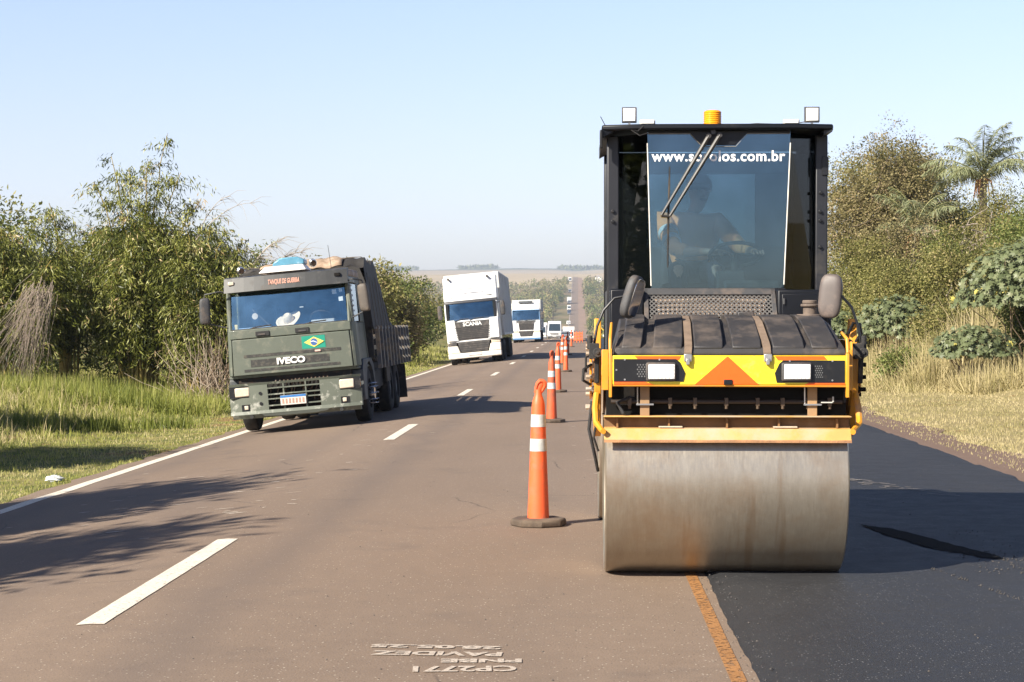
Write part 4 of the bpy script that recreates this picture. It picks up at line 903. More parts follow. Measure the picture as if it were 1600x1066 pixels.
for z in (.52, .70): B().cyl((-.60, -.068, z), (-.60, -.05, z), .028, 12).build('bolt_hole', black, bu)
np_ = B().box(-.25, .20, -.10, -.09, .46, .63).build('number_plate', M('plate white', (.62, .55, .5), .5, var=.2, ns=30), t, .004)
B().box(-.248, .198, -.103, -.099, .59, .628).build('blue_band', M('plate blue', (.03, .16, .42), .5), np_)
pc = B(); rs = random.Random(3)
for i in range(7): pc.box(-.22+i*.059, -.185+i*.059, -.1025, -.0995, .485, .57)
pc.build('plate_character', M('worn brown print', (.36, .22, .17), .6), np_, split=False)
# mirrors
for s, x, z0, z1, y in ((-1, -1.52, 1.98, 2.44, -.02), (1, 1.40, 1.97, 2.46, .15)):
    arm = B().tube([(s*1.10, .12, z1+.06), (s*1.25, .02, z1+.09), (x-.0, y+.03, z1+.06), (x+s*.02, y+.04, z1-.05)], .014, 6).tube([(s*1.12, .12, z0-.10), (x, y+.04, z0+.02), (x+s*.0, y+.04, z0+.1)], .014, 6).build('mirror_arm', plastic, t, smooth=True, split=False)
    mo = B().grid(sup(.10, .07, (z1-z0)/2, .4, .6), 24, 16).xf(Matrix.Translation((x, y, (z0+z1)/2)) @ Matrix.Rotation(R(-12*s), 4, 'Z')).build('mirror', M('mirror shell', (.09, .075, .062), .6, dirt=(.16, .13, .1), damt=.3) if s > 0 else plastic, t, smooth=True)
    B().grid(sup(.085, .004, (z1-z0)/2-.03, .4, .5), 16, 12).xf(Matrix.Translation((x, y+.068, (z0+z1)/2)) @ Matrix.Rotation(R(-12*s), 4, 'Z')).build('mirror_glass', chrome, mo, smooth=True)
# fenders, steps, wheels
fdm = M('dusty blue grey fender', (.05, .06, .07), .55, dirt=(.12, .12, .11), damt=.3)
for s in (-1, 1):
    fd = B(); xa, xb = min(s*.95, s*1.19), max(s*.95, s*1.19); n = 12; pts = []
    for i in range(n+1):
        a = math.pi*i/n; pts.append((1.35-.66*math.cos(a), .42+.66*math.sin(a)))
    fd.prism([(.62, .42)]+pts[0:7]+[(1.35, 1.14), (.55, 1.14), (.30, .95), (.30, .42)], 'x', xa, xb)
    fd.prism(pts[6:]+[(2.08, .42), (2.05, 1.0), (1.8, 1.14), (1.35, 1.14)], 'x', xa, xb)
    fd.build('fender', fdm, t, .01, split=False)
for s in (-1, 1):
    wl = wheel(t, s*1.02, 1.38, .50, .27, s)
    if s > 0:
        nb = B()
        for k in range(10): a = k*math.pi/5; nb.cyl((1.10, 1.38+.19*math.cos(a), .5+.19*math.sin(a)), (1.29, 1.38+.19*math.cos(a), .5+.19*math.sin(a)), .020, 6, .010)
        nb.cyl((1.05, 1.38, .5), (1.24, 1.38, .5), .12, 16).build('lug_cover', chrome, wl, split=False)
    wheel(t, s*1.0, 5.3, .50, .27, s, dual=True); wheel(t, s*1.0, 6.55, .50, .27, s, dual=True)
B().box(-.45, .45, .3, 7.6, .62, .95).box(-1.1, 1.1, 2.1, 4.2, .55, 1.05).box(-.9, .9, 4.4, 7.4, .4, .6).build('chassis', chas, t, .02, split=False)
B().box(.9, 1.12, 2.5, 3.7, .5, .95).build('fuel_tank', chas, t, .08)
for s in (-1, 1): B().box(s*1.0-.25, s*1.0+.25, 7.35, 7.37, .18, .9).build('mud_flap', rubber, t)
# flatbed
B().box(-1.2, 1.2, 2.2, 8.3, 1.06, 1.14).build('bed_floor', M('dark bed timber', (.05, .035, .022), .8), t, .01)
bw = M('weathered bed rail', (.018, .018, .020), .6, dirt=(.12, .09, .06), damt=.3, ds=6)
for s in (-1, 1):
    sd = B()
    for z in (1.16, 1.36, 1.56): sd.box(min(s*1.20, s*1.235), max(s*1.20, s*1.235), 2.25, 8.3, z, z+.12)
    sd.build('side_board', bw, t, .008, split=False)
    po = B()
    for k in range(11): po.box(min(s*1.236, s*1.31), max(s*1.236, s*1.31), 2.3+k*.585, 2.42+k*.585, .92, 1.72)
    po.build('side_post', M('post grey', (.10, .10, .105), .5, dirt=(.36, .26, .15), damt=.45, ds=4), t)
    B().box(min(s*1.235, s*1.275), max(s*1.235, s*1.275), 2.2, 8.32, 1.66, 1.70).build('top_rail', M('pale rail', (.22, .22, .22), .5), t)
    B().box(min(s*1.16, s*1.2), max(s*1.16, s*1.2), 4.1, 4.7, .62, 1.06).build('side_box', M('brown box', (.09, .07, .05), .8), t, .01)
B().box(-1.2, 1.2, 8.28, 8.32, 1.15, 1.68).build('tail_board', bw, t, .01)
B().box(-1.2, 1.2, 2.16, 2.24, 1.1, 2.72).build('head_board', bw, t, .01)
# tarpaulin load
tm = M('dark tarpaulin', (.028, .025, .022), .7, var=.4, ns=2.5, dirt=(.07, .06, .05), damt=.2, bump=.5, bs=9); 
def tarp(a, b_):
    y = 1.95+3.9*b_; sx = (a-.5)*2
    top = 3.02 if b_ < .45 else 3.02-((b_-.45)/.55)**1.1*1.25; top = top-.12*max(0, .06-b_)/.06
    k = abs(sx); z = top-.10*k**2 if k < .86 else (top-.08)-(k-.86)/.14*(top-1.75)
    x = (k*1.36 if k < .86 else 1.17+(k-.86)*.6)*math.copysign(1, sx)
    z += .03*math.sin(y*5+sx*3)+.025*math.sin(y*11+k*9)+.012*math.sin(k*31+y*3); return (x, y, z)
tb_ = B().grid(tarp, 56, 60).build('tarpaulin', tm, t, smooth=True)
B().add([tarp(i/20, 0) for i in range(21)]+[(tarp(i/20, 0)[0], 1.96, 1.7) for i in range(21)], [(i, i+1, 22+i, 21+i) for i in range(20)]).build('tarp_front', tm, tb_)
def roofcov(a, b_):
    q = tarp(.22+.56*a, .66*b_); return (q[0], q[1], q[2]+.02+.015*math.sin(a*20+b_*13))
B().grid(roofcov, 20, 20).build('tan_sheet', M('tan canvas', (.30, .21, .14), .8, dirt=(.42, .33, .25), damt=.4), tb_, smooth=True, solid=.01)
rp = B()
for k in range(6):
    b0 = .1+k*.13; rp.tube([tuple(Vector(tarp(i/20, b0+.03*(i/20-.5)))+Vector((0, 0, .015))) for i in range(21)], .011, 5)
rp.build('rope', M('rope', (.12, .10, .08), .9), tb_, split=False)
# straw hat lying on the dashboard behind the windshield
hat = thing('straw_hat', 'cream straw cowboy hat on the dashboard of the green truck', 'hat', (0, 0, 0))
hmx = Matrix.LocRotScale(t.location, t.rotation_euler, None) @ Matrix.Translation((-.03, .27, 1.93)) @ Matrix.Rotation(R(38), 4, 'X') @ Matrix.Rotation(R(-16), 4, 'Y') @ Matrix.Scale(.95, 4)
hat.matrix_world = hmx; hm_ = M('straw', (.70, .58, .42), .9, var=.08, ns=40)
def brim(a, b_):
    an = a*2*math.pi; r = .095+.13*b_; return (r*math.cos(an)*1.1, r*math.sin(an), .055*b_**2*abs(math.cos(an))**1.5)
B().grid(brim, 32, 5).build('brim', hm_, hat, smooth=True, solid=.006)
B().lathe([(.100, -.004), (.098, .05), (.088, .11), (.06, .135), (.02, .115), (0, .11)], 28).build('crown', hm_, hat, smooth=True)
# the cab narrows slightly toward its roof
for o in list(bpy.data.objects):
    if o.type == 'MESH' and (o.parent == t or (o.parent and o.parent.parent == t)) and o.name.split('.')[0] not in ('lettering', 'wheel', 'rim', 'tarpaulin', 'tan_sheet', 'rope', 'side_post', 'side_board'):
        for v in o.data.vertices:
            if v.co.y < 1.9 and v.co.z > .9: v.co.x *= 1-.036*(v.co.z-.9)

# ---------- semi trucks ----------
refw = M('dull white trailer wall', (.60, .60, .57), .5, var=.05, ns=1, dirt=(.42, .40, .36), damt=.25, ds=1.2)
gre = M('grey grille plastic', (.055, .052, .05), .6, dirt=(.15, .13, .115), damt=.35, ds=4)
def semi(root, W, cabtop, boxtop, boxlen, white, frame, lower, roofdeck, bars, bw_, zw0, zw1, letter, roundf=.10):
    """tractor with tall cab and box trailer; all sizes in metres, front face at y = 0"""
    c = B(); n = 10
    def fy(x): return roundf*(abs(x)/W)**3
    def ring(z, yb=0, lean=0):
        xs = [-W+2*W*i/n for i in range(n+1)]; return [(x, fy(x)+yb, z) for x in xs]+[(W, 2.2, z), (-W, 2.2, z)]
    def ringsolid(z0, y0, z1, y1, mat, name, inset=0):
        a, b_ = ring(z0, y0), ring(z1, y1); m = len(a)
        q = B().add(a+b_, [tuple(range(m-1, -1, -1)), tuple(range(m, 2*m))]+[(i, (i+1) % m, m+(i+1) % m, m+i) for i in range(m)])
        return q.build(name, mat, root, .03)
    ringsolid(1.02, .0, zw0, .03, white, 'cab')
    # windshield zone: pillars + glass + interior
    q = B()
    for s in (-1, 1):
        q.prism([(.14, zw0), (.30, zw0), (.42, zw1), (.24, zw1)], 'x', min(s*(W-.06), s*W), max(s*(W-.06), s*W)); q.box(min(s*(W-.06), s*W), max(s*(W-.06), s*W), 1.1, 2.2, zw0, zw1)
    q.box(-W, W, 2.1, 2.2, zw0, zw1).build('cab_side', white, root, .01, split=False)
    B().box(-W+.08, W-.08, 1.2, 1.3, zw0, zw1).box(-W+.1, W-.1, .25, .6, zw0-.02, zw0+.10).build('interior', cabin, root, split=False)
    B().grid(lambda a, b_: (-W*.96+1.92*W*a, .05+fy(-W*.96+1.92*W*a)+.14*b_, zw0+.01+(zw1-zw0-.02)*b_), 12, 2).build('windshield', tglass, root, smooth=True)
    for s in (-1, 1): B().add([(s*(W+.002), .34, zw0+.02), (s*(W+.002), 1.08, zw0+.02), (s*(W+.002), 1.08, zw1-.02), (s*(W+.002), .42, zw1-.02)], [(0, 1, 2, 3)]).build('side_window', dglass, root)
    ringsolid(zw1, .14, zw1+.12, .20, roofdeck, 'visor')
    ringsolid(zw1+.12, .22, cabtop, .75 if cabtop > 3.6 else .5, white, 'roof_fairing')
    fr = B()
    for s in (-1, 1): fr.tube([(s*W*.97, .10, zw0), (s*W*.96, .22, zw1)], .035, 6)
    fr.build('pillar_trim', frame, root)
    # grille
    gp = B().prism([(-bw_, zw0-.06), (bw_, zw0-.06), (bw_*.86, 1.12), (-bw_*.86, 1.12)], 'y', -.025, .05).build('grille', gre, root, .02)
    sl = B()
    for k in range(bars):
        z = 1.18+(zw0-.35-1.18)*k/(bars-1); w_ = bw_*(.84+.12*(z-1.12)/(zw0-1.12)); sl.box(-w_, w_, -.045, -.02, z, z+.035)
    sl.build('grille_slat', M('slat', (.045, .042, .04), .6), gp, split=False)
    lg = B().prism([(-bw_*.86, 1.04), (bw_*.86, 1.04), (bw_*.70, .55), (-bw_*.70, .55)], 'y', -.03, .05).build('lower_grille', gre, root, .02)
    s2 = B()
    for k in range(4): s2.box(-bw_*.72, bw_*.72, -.045, -.025, .62+k*.1, .645+k*.1)
    s2.build('grille_slat', M('slat2', (.045, .042, .04), .6), lg, split=False)
    b2 = B()
    for s in (-1, 1): b2.prism([(s*bw_*.72, .52), (s*W, .52), (s*W, .88), (s*bw_*.86, .88)], 'y', -.02, .30)
    b2.box(-W, W, -.03, .28, .28, .53).build('bumper', lower, root, .04, split=False)
    for s in (-1, 1):
        B().box(min(s*bw_*.9, s*W*.99), max(s*bw_*.9, s*W*.99), .0, .2, .88, 1.03).build('headlight', headm, root, .03)
        B().tube([(s*W, .35, zw1-.1), (s*(W+.18), .30, zw1-.08)], .02, 5).build('mirror_arm', black, root)
        m_ = B().grid(sup(.11, .08, .34, .4, .5), 16, 12).xf(Matrix.Translation((s*(W+.22), .30, zw0+.42))).build('mirror', plastic, root, smooth=True)
        wheel(root, s*(W-.16), 1.35, .5, .3, s, 20, detail=False)
        for yy in (4.0, 5.2): wheel(root, s*(W-.16), yy, .5, .3, s, 16, dual=True, detail=False)
        for yy in (boxlen-2.5, boxlen-1.2, boxlen+.1): wheel(root, s*(W-.16), yy, .5, .3, s, 16, dual=True, detail=False)
    if letter: text('lettering', letter, .24, M('badge white', (.8, .8, .78), .4), gp, (0, -.03, zw0-.20), (R(90), 0, 0), width=bw_*.98, ext=.01, off=.006)
    B().box(-.30, .30, -.055, -.03, .40, .50).build('number_plate', M('plate', (.6, .6, .58), .5), root)
    B().box(-.5, .5, .3, boxlen, .6, 1.0).box(-W+.1, W-.1, 2.3, 3.2, .5, 1.05).build('chassis', chas, root, split=False)
    bx = B().box(-1.3, 1.3, 2.75, 2.75+boxlen-1.0, 1.18, boxtop).build('box_body', refw, root, .03)
    rb_ = B()
    for k in range(int(boxlen*1.2)): rb_.box(1.301, 1.318, 2.9+k*.8, 2.95+k*.8, 1.25, boxtop-.06)
    rb_.box(1.301, 1.325, 2.75, 1.75+boxlen, 1.18, 1.28).build('side_rib', refw, bx, split=False)
    B().tube([(-W, .6, .35), (-W, .62, .34)], .01, 5).build('step', black, root)
    wpp = B()
    for a in (-.8, -.1): wpp.tube([(a, .02, zw0-.03), (a+.3, .05, zw0+.05), (a+.65, .05, zw0+.06)], .016, 5)
    wpp.build('wiper', rubber, root)
t2 = lane_root('semi_truck', 'tall white semi truck with grey grille and white box trailer, second in the oncoming queue', 'truck', -4.62, 83.2, 0, 'trucks queueing in the oncoming lane')
semi(t2, 1.22, 4.02, 4.2, 13.5, whitem, whitem, M('dusty white bumper', (.66, .62, .55), .5, dirt=(.45, .36, .27), damt=.25, ds=2), M('dark visor', (.05, .05, .055), .4), 7, .88, 2.02, 2.80, 'SCANIA')
B().prism([(-1.19, .90), (-.80, .90), (-.83, 1.06), (-1.19, 1.0)], 'y', -.035, .05).prism([(1.19, 1.06), (.80, 1.12), (.78, 1.06), (1.19, 1.0)], 'y', -.035, .05).build('dark_corner', gre, t2)
B().box(-1.15, -1.03, .08, .2, 2.03, 2.80).box(1.03, 1.15, .08, .2, 2.03, 2.80).build('windshield_surround', black, t2)
sw_ = B()
for s in (-1, 1): sw_.prism([(s*1.20, 2.05), (s*.80, 2.05), (s*.66, 1.1), (s*1.20, 1.1)], 'y', -.03, .06)
sw_.build('side_panel', whitem, t2, .03)
B().box(-.45, .45, .18, .2, 3.42, 3.47).build('faded_sticker', M('faded orange print', (.7, .5, .32), .6), t2)
for x in (-.95, .85): B().cyl((x, .55, 3.95), (x, .70, 3.95), .06, 10).build('roof_lamp', plastic, t2)
B().box(-.9, 1.0, .30, .33, 3.08, 3.10).build('fairing_gap', gre, t2)
t3 = lane_root('semi_truck', 'white semi truck with blue windshield frame and blue bumper, third in the oncoming queue', 'truck', -4.5, 163, 0, 'trucks queueing in the oncoming lane')
bluem = M('blue trim', (.10, .22, .40), .45)
semi(t3, 1.25, 3.55, 3.85, 13.0, whitem, bluem, whitem, M('white visor', (.6, .64, .7), .4), 7, .72, 1.98, 2.88, None)
B().box(-.62, .62, .30, .7, 3.52, 3.72).build('roof_spoiler', M('dark spoiler', (.10, .11, .12), .5), t3, .04)
B().prism([(-1.22, 1.02), (-.80, 1.02), (-.88, 1.98), (-1.22, 1.98)], 'y', -.02, .06).prism([(.80, 1.02), (1.22, 1.02), (1.22, 1.98), (.88, 1.98)], 'y', -.02, .06).build('side_panel', whitem, t3, .02)
B().box(-1.24, 1.24, -.04, .1, .27, .42).box(-1.2, 1.2, .06, .16, 2.86, 2.93).build('blue_strip', bluem, t3, .01)
B().box(-1.2, 1.2, -.01, .05, 1.83, 1.97).build('black_band', M('band', (.08, .09, .1), .4), t3)
# ---------- vans and cars ----------
def van(root, W, Hh, Ln, paint_, snub=.5):
    prof = [(.0, .35), (.0, .85), (.12, 1.05), (snub, 1.22), (snub+.55, Hh*.86), (snub+.85, Hh*.97), (snub+1.3, Hh), (Ln, Hh*.98), (Ln, .35)]
    q = B(); m = len(prof); sec = [(-W, 0), (-W*.93, 1), (W*.93, 1), (W, 0)]
    vs = []
    for xx, _ in ((-1, 0), (-.9, 1), (.9, 1), (1, 0)):
        for yy, zz in prof: vs.append((xx*W*(1-.10*max(0, (zz-1.0)/Hh)), yy+(0.06 if abs(xx) == 1 else 0), zz if abs(xx) < 1 else zz*.985))
    fs = [tuple(range(m-1, -1, -1)), tuple(range(3*m, 4*m))]
    for i in range(3):
        for k in range(m): fs.append((i*m+k, i*m+(k+1) % m, (i+1)*m+(k+1) % m, (i+1)*m+k))
    b_ = q.add(vs, fs).build('body', paint_, root, .04)
    y0, z0, y1, z1 = snub+.04, 1.26, snub+.55, Hh*.86
    g_ = lambda x, k: (x*W*(.86-.07*k), y0+(y1-y0)*k-.05, z0+(z1-z0)*k)
    B().add([g_(-1, 0), g_(1, 0), g_(1, .98), g_(-1, .98)], [(0, 1, 2, 3)]).build('windshield', dglass_s, root)
    for s in (-1, 1):
        B().add([(s*(W*.99), snub+.35, 1.28), (s*(W*.99), snub+1.4, 1.28), (s*W*.955, snub+1.4, Hh*.84), (s*W*.955, snub+.75, Hh*.84)], [(0, 1, 2, 3)]).build('side_window', dglass_s, root)
        B().box(min(s*W*.62, s*W*.95), max(s*W*.62, s*W*.95), -.03, .1, .78, .98).build('headlight', headm, root, .03)
        B().box(min(s*W, s*(W+.2)), max(s*W, s*(W+.2)), snub+.35, snub+.45, 1.25, 1.5).build('mirror', plastic, root, .02)
        wheel(root, s*(W-.13), .85, .34, .22, s, 16, detail=False); wheel(root, s*(W-.13), Ln-1.0, .34, .22, s, 16, detail=False)
    B().box(-W*.58, W*.58, -.03, .03, .72, .95).build('grille', gre, root, .01)
    B().box(-W*.97, W*.97, -.06, .05, .33, .62).build('bumper', M('bumper grey', (.16, .16, .16), .6), root, .03)
    B().box(-.26, .26, -.075, -.06, .42, .54).build('number_plate', M('plate', (.5, .5, .5), .5), root)
dglass_s = M('reflective dark glass', (.03, .045, .06), .08, spec=.8)
silver = M('silver paint', (.45, .46, .47), .3, metal=.5); wh2 = whitem
def big(o): o.scale = (1.5,)*3; return o
def far_root(name, label, cat, x, Y, g): return thing(name, label, cat, (x, Y, float(road_z(x, Y))+.02), Euler((math.atan((float(base(Y+5))-float(base(Y-5)))/10), 0, 0)), g)
G1 = 'vans and cars in the oncoming queue'; G2 = 'vehicles on the far hill road'
van(far_root('van', 'white high roof van in front of the other vans, beside the line of cones', 'van', -3.35, 268, G1), 1.02, 2.75, 5.8, wh2)
t4 = far_root('box_truck', 'white lorry half hidden between the blue bumper truck and the white van', 'truck', -5.9, 285, G1); van(t4, 1.1, 2.55, 6.5, wh2, .2)
B().box(-1.2, 1.2, 1.9, 8.2, 1.0, 2.9).build('box_body', refw, t4, .03)
van(far_root('car', 'silver car right behind the high roof van', 'car', -2.2, 305, G1), .9, 1.75, 4.4, silver, .9)
t5 = far_root('box_truck', 'small white box truck behind the silver car', 'truck', -1.6, 335, G1); van(t5, 1.0, 2.4, 5, wh2, .5)
B().box(-1.1, 1.1, 1.9, 6.5, .95, 3.0).build('box_body', refw, t5, .03)
t6 = far_root('box_truck', 'small distant white truck highest of the three vehicles on the hill road', 'truck', -7.4, 1690, G2); van(t6, 1.15, 2.6, 6, wh2, .4)
B().box(-1.4, 1.4, 2, 9, 1.0, 4.0).build('box_body', refw, t6, .03); t6.scale = (1.5,)*3
van(big(far_root('van', 'distant white van between truck and dark car on hill road', 'van', -7.0, 1560, G2)), 1.1, 2.9, 6, wh2)
van(big(far_root('car', 'distant dark blue car lowest of the three on the hill road', 'car', -6.6, 1490, G2)), 1.0, 2.0, 5, M('dark blue paint', (.03, .06, .12), .3), .9)
van(big(far_root('van', 'tiny pale vehicle at the top of the distant hill road', 'van', -9, 2250, G2)), 1.3, 3.4, 8, wh2)

van(big(far_root('car', 'small white car in the queue low on the hill road', 'car', -6.4, 1330, G2)), 1.0, 2.0, 5, wh2)
van(big(far_root('car', 'silver car highest in the queue on the hill road', 'car', -7.8, 1930, G2)), 1.1, 2.4, 5, silver)
van(far_root('car', 'dark car partly hidden by the cones behind the small box truck', 'car', -3.4, 390, G1), .9, 1.6, 4.4, M('dark grey paint', (.06, .06, .07), .3), .9)
# ================= cones, barriers, signs =================
conem = M('traffic cone orange', (.78, .12, .035), .5, var=.1, ns=9, dirt=(.42, .14, .08), damt=.3, ds=7, bump=.1)
coner = M('dirty cone orange', (.66, .10, .03), .6, var=.12, dirt=(.20, .10, .06), damt=.45, ds=5)
bandm = M('white reflective sleeve', (.50, .54, .53), .35, var=.2, ns=18, dirt=(.38, .42, .42), damt=.35, ds=14)
basem = M('rubber cone base', (.085, .062, .045), .9, dirt=(.16, .12, .085), damt=.5, bump=.4)
def cone(loc, label, lean, mat, gap, rz):
    t = thing('traffic_cone', label, 'traffic cone', loc, Euler((0, 0, R(rz))), 'orange channelizer cones along the work lane')
    B().lathe([(0, 0), (.228, 0), (.234, .012), (.232, .045), (.215, .060), (.12, .062), (0, .062)], 8).build('base', basem, t, .006)
    r_ = lambda z: .090-.036*(z-.06)/.94
    def prof(z0, z1, o=0): return [(r_(z0+(z1-z0)*k/6)+o, z0+(z1-z0)*k/6) for k in range(7)]
    p_ = [(0, .058)]+prof(.058, .99)+[(.050, 1.02), (.040, 1.05), (.029, 1.08), (.026, 1.12), (0, 1.125)]
    b = B().lathe(p_, 32).build('body', mat, t, smooth=True)
    # loop handle on top, tilted
    mt = Matrix.Translation((0, 0, 1.105)) @ Matrix.Rotation(R(lean), 4, 'Y') @ Matrix.Rotation(R(12), 4, 'X')
    h = B().tube([(-.018, 0, -.02), (-.028, 0, .02), (-.032, 0, .06), (-.022, 0, .088), (0, 0, .096), (.022, 0, .088), (.032, 0, .06), (.028, 0, .02), (.018, 0, -.02)], [.012, .014, .016, .017, .017, .017, .016, .014, .012], 8)
    h.grid(lambda a, c: (.026*math.cos(2*math.pi*a)*math.sin(math.pi*c), .012*math.sin(2*math.pi*a)*math.sin(math.pi*c), .04-.045*math.cos(math.pi*c)), 12, 8)
    h.xf(mt).build('handle', mat, t, smooth=True, split=False)
    for z0 in (.593-gap, .793-gap):
        q = B().lathe([(r_(z0)+.0, z0)]+prof(z0, z0+.102, .003)+[(r_(z0+.102), z0+.102)], 32).build('reflective_band', bandm, t, smooth=True)
    return t
cl_ = [((-.321, 15.05), 'nearest orange cone with two white bands, beside the roller drum', 22, conem, -.02, 8),
       ((-.43, 30.7), 'second orange cone, streaked with dirt, just beyond the nearest one', -8, coner, .03, 40),
       ((-.47, 44.1), 'third orange cone with a scuffed base, right behind the dirty second one', 10, conem, .02, 15),
       ((-.395, 62.7), 'fourth orange cone, right hand one of the next pair', 0, conem, .03, 70),
       ((-.60, 73.8), 'fifth orange cone, left hand one of the pair beyond the tree shadow', 14, conem, 0, 25),
       ((-.50, 96), 'sixth orange cone standing alone before the barriers', -6, coner, 0, 33),
       ((-.42, 128), 'far small orange cone just before the van', 5, conem, 0, 5)]
for (x, Y), lb, ln, mt_, g_, rz in cl_: cone((x, Y, float(road_z(x, Y))+.002), lb, ln, mt_, g_, rz)
# orange mesh barriers across the closed lane
bo = M('barrier orange', (.80, .16, .05), .6)
for i, (x, Y, lb) in enumerate(((-.17, 150, 'leftmost orange slatted barrier across the closed lane'), (.08, 151, 'middle orange slatted barrier across the closed lane'), (.33, 152.4, 'rightmost orange slatted barrier across the closed lane'))):
    t = thing('road_barrier', lb, 'barrier', (x, Y, float(base(Y))+.02), Euler((0, 0, R(6*i-6))), 'orange barriers closing the lane')
    p_ = B()
    for z in (.30, .55, .80): p_.box(-.13, .13, -.02, .02, z-.1, z+.08)
    p_.build('board', bo, t, .01)
    for s in (-1, 1):
        B().hexa([(s*.11-.02, -.03, 0), (s*.11+.02, -.03, 0), (s*.11+.02, .03, 0), (s*.11-.02, .03, 0), (s*.11-.02, -.03, 0.95), (s*.11+.02, -.03, 0.95), (s*.11+.02, .03, 0.95), (s*.11-.02, .03, 1.05)]).build('post', bo, t)
        B().box(s*.11-.02, s*.11+.02, -.2, .2, 0, .05).build('foot', basem, t, .01)
# temporary signs right of the road
ys_ = M('sign yellow', (.80, .50, .03), .5); ws_ = M('sign white', (.75, .75, .72), .5); gp = M('sign post', (.4, .4, .38), .6)
def sign(name, label, x, Y, z0, w_, h_, mat, shape='rect'):
    t = thing(name, label, 'road sign', (x, Y, gz(x, Y)-.05), (0, 0, 0), 'temporary signs beside the work lane')
    B().cyl((0, .03, 0), (0, .03, z0+h_*.8), .035, 8).build('post', gp, t)
    pts = [(-w_/2, z0), (w_/2, z0), (w_/2, z0+h_), (-w_/2, z0+h_)] if shape == 'rect' else [(0, z0), (w_/2, z0+h_/2), (0, z0+h_), (-w_/2, z0+h_/2)]
    B().prism(pts, 'y', -.02, .0).build('panel', mat, t); return t
sign('road_sign', 'yellow diamond warning sign farthest along the right verge', 8.2, 620, 4.5, 3.2, 3.2, ys_, 'd')
sign('road_sign', 'small white square sign on the right verge above the yellow one', 8.6, 560, 3.0, 1.6, 1.8, ws_)
sign('road_sign', 'white rectangular sign just right of the barriers', 6.2, 330, 2.4, 1.4, 1.3, ws_)
sign('road_sign', 'low yellow rectangular sign beside the white one by the barriers', 6.9, 320, 1.6, 1.3, 1.0, ys_)
sign('road_sign', 'white panel nearest the roller frame on the right verge', 8.6, 300, 2.2, 1.3, 1.0, ws_)
# posts on the left verge behind the green truck
for x, Y, h_, lb in ((-8.25, 74, .85, 'white and orange marker post in the grass before the white semi truck'), (-8.7, 80, .75, 'plain pale marker post partly hidden in the grass')):
    t = thing('marker_post', lb, 'post', (x, Y, gz(x, Y)), Euler((0, R(4), 0)), 'marker posts on the left verge')
    B().box(-.07, .07, -.02, .02, 0, h_).build('post', M('pale post', (.62, .50, .36), .7), t, .005)
    B().box(-.10, .10, -.03, -.02, h_*.55, h_).build('cap', whitem, t, .004)
# utility pole on the left
t = thing('utility_pole', 'dark wooden utility pole with two cross arms on the left of the hill road', 'utility pole', (-12.0, 900, gz(-12, 900)))
B().cyl((0, 0, 0), (0, 0, 15.5), .32, 10, .2).build('pole', M('pole wood', (.07, .06, .055), .8), t)
for z in (15, 10): B().box(-1.6, 1.6, -.1, .1, z-.12, z+.12).build('cross_arm', dark, t)
# white crumpled plastic bag and a leaf-litter stone on the left verge
bgm = M('white plastic bag', (.65, .66, .66), .4, bump=.5, bs=20)
def bag(a, b_):
    th = a*2*math.pi; ph = (b_-.5)*math.pi; r = 1+.22*math.sin(5*th+3*ph)+.15*math.sin(9*ph+2*th); return (.11*r*math.cos(ph)*math.cos(th), (.085)*r*math.cos(ph)*math.sin(th), .04+.04*r*math.sin(ph))
tag(B().grid(bag, 24, 12).build('plastic_bag', bgm, smooth=True), 'crumpled white plastic bag lying on the left verge grass', 'bag').location = (-6.95, 24.0, gz(-6.95, 24.0))
b2 = B().grid(lambda a, b_: tuple(c*.7 for c in bag(a+.3, b_)), 20, 10).build('plastic_bag', bgm, smooth=True); tag(b2, 'smaller white scrap of litter near the dark grass tuft', 'bag').location = (-8.4, 37, gz(-8.4, 37))
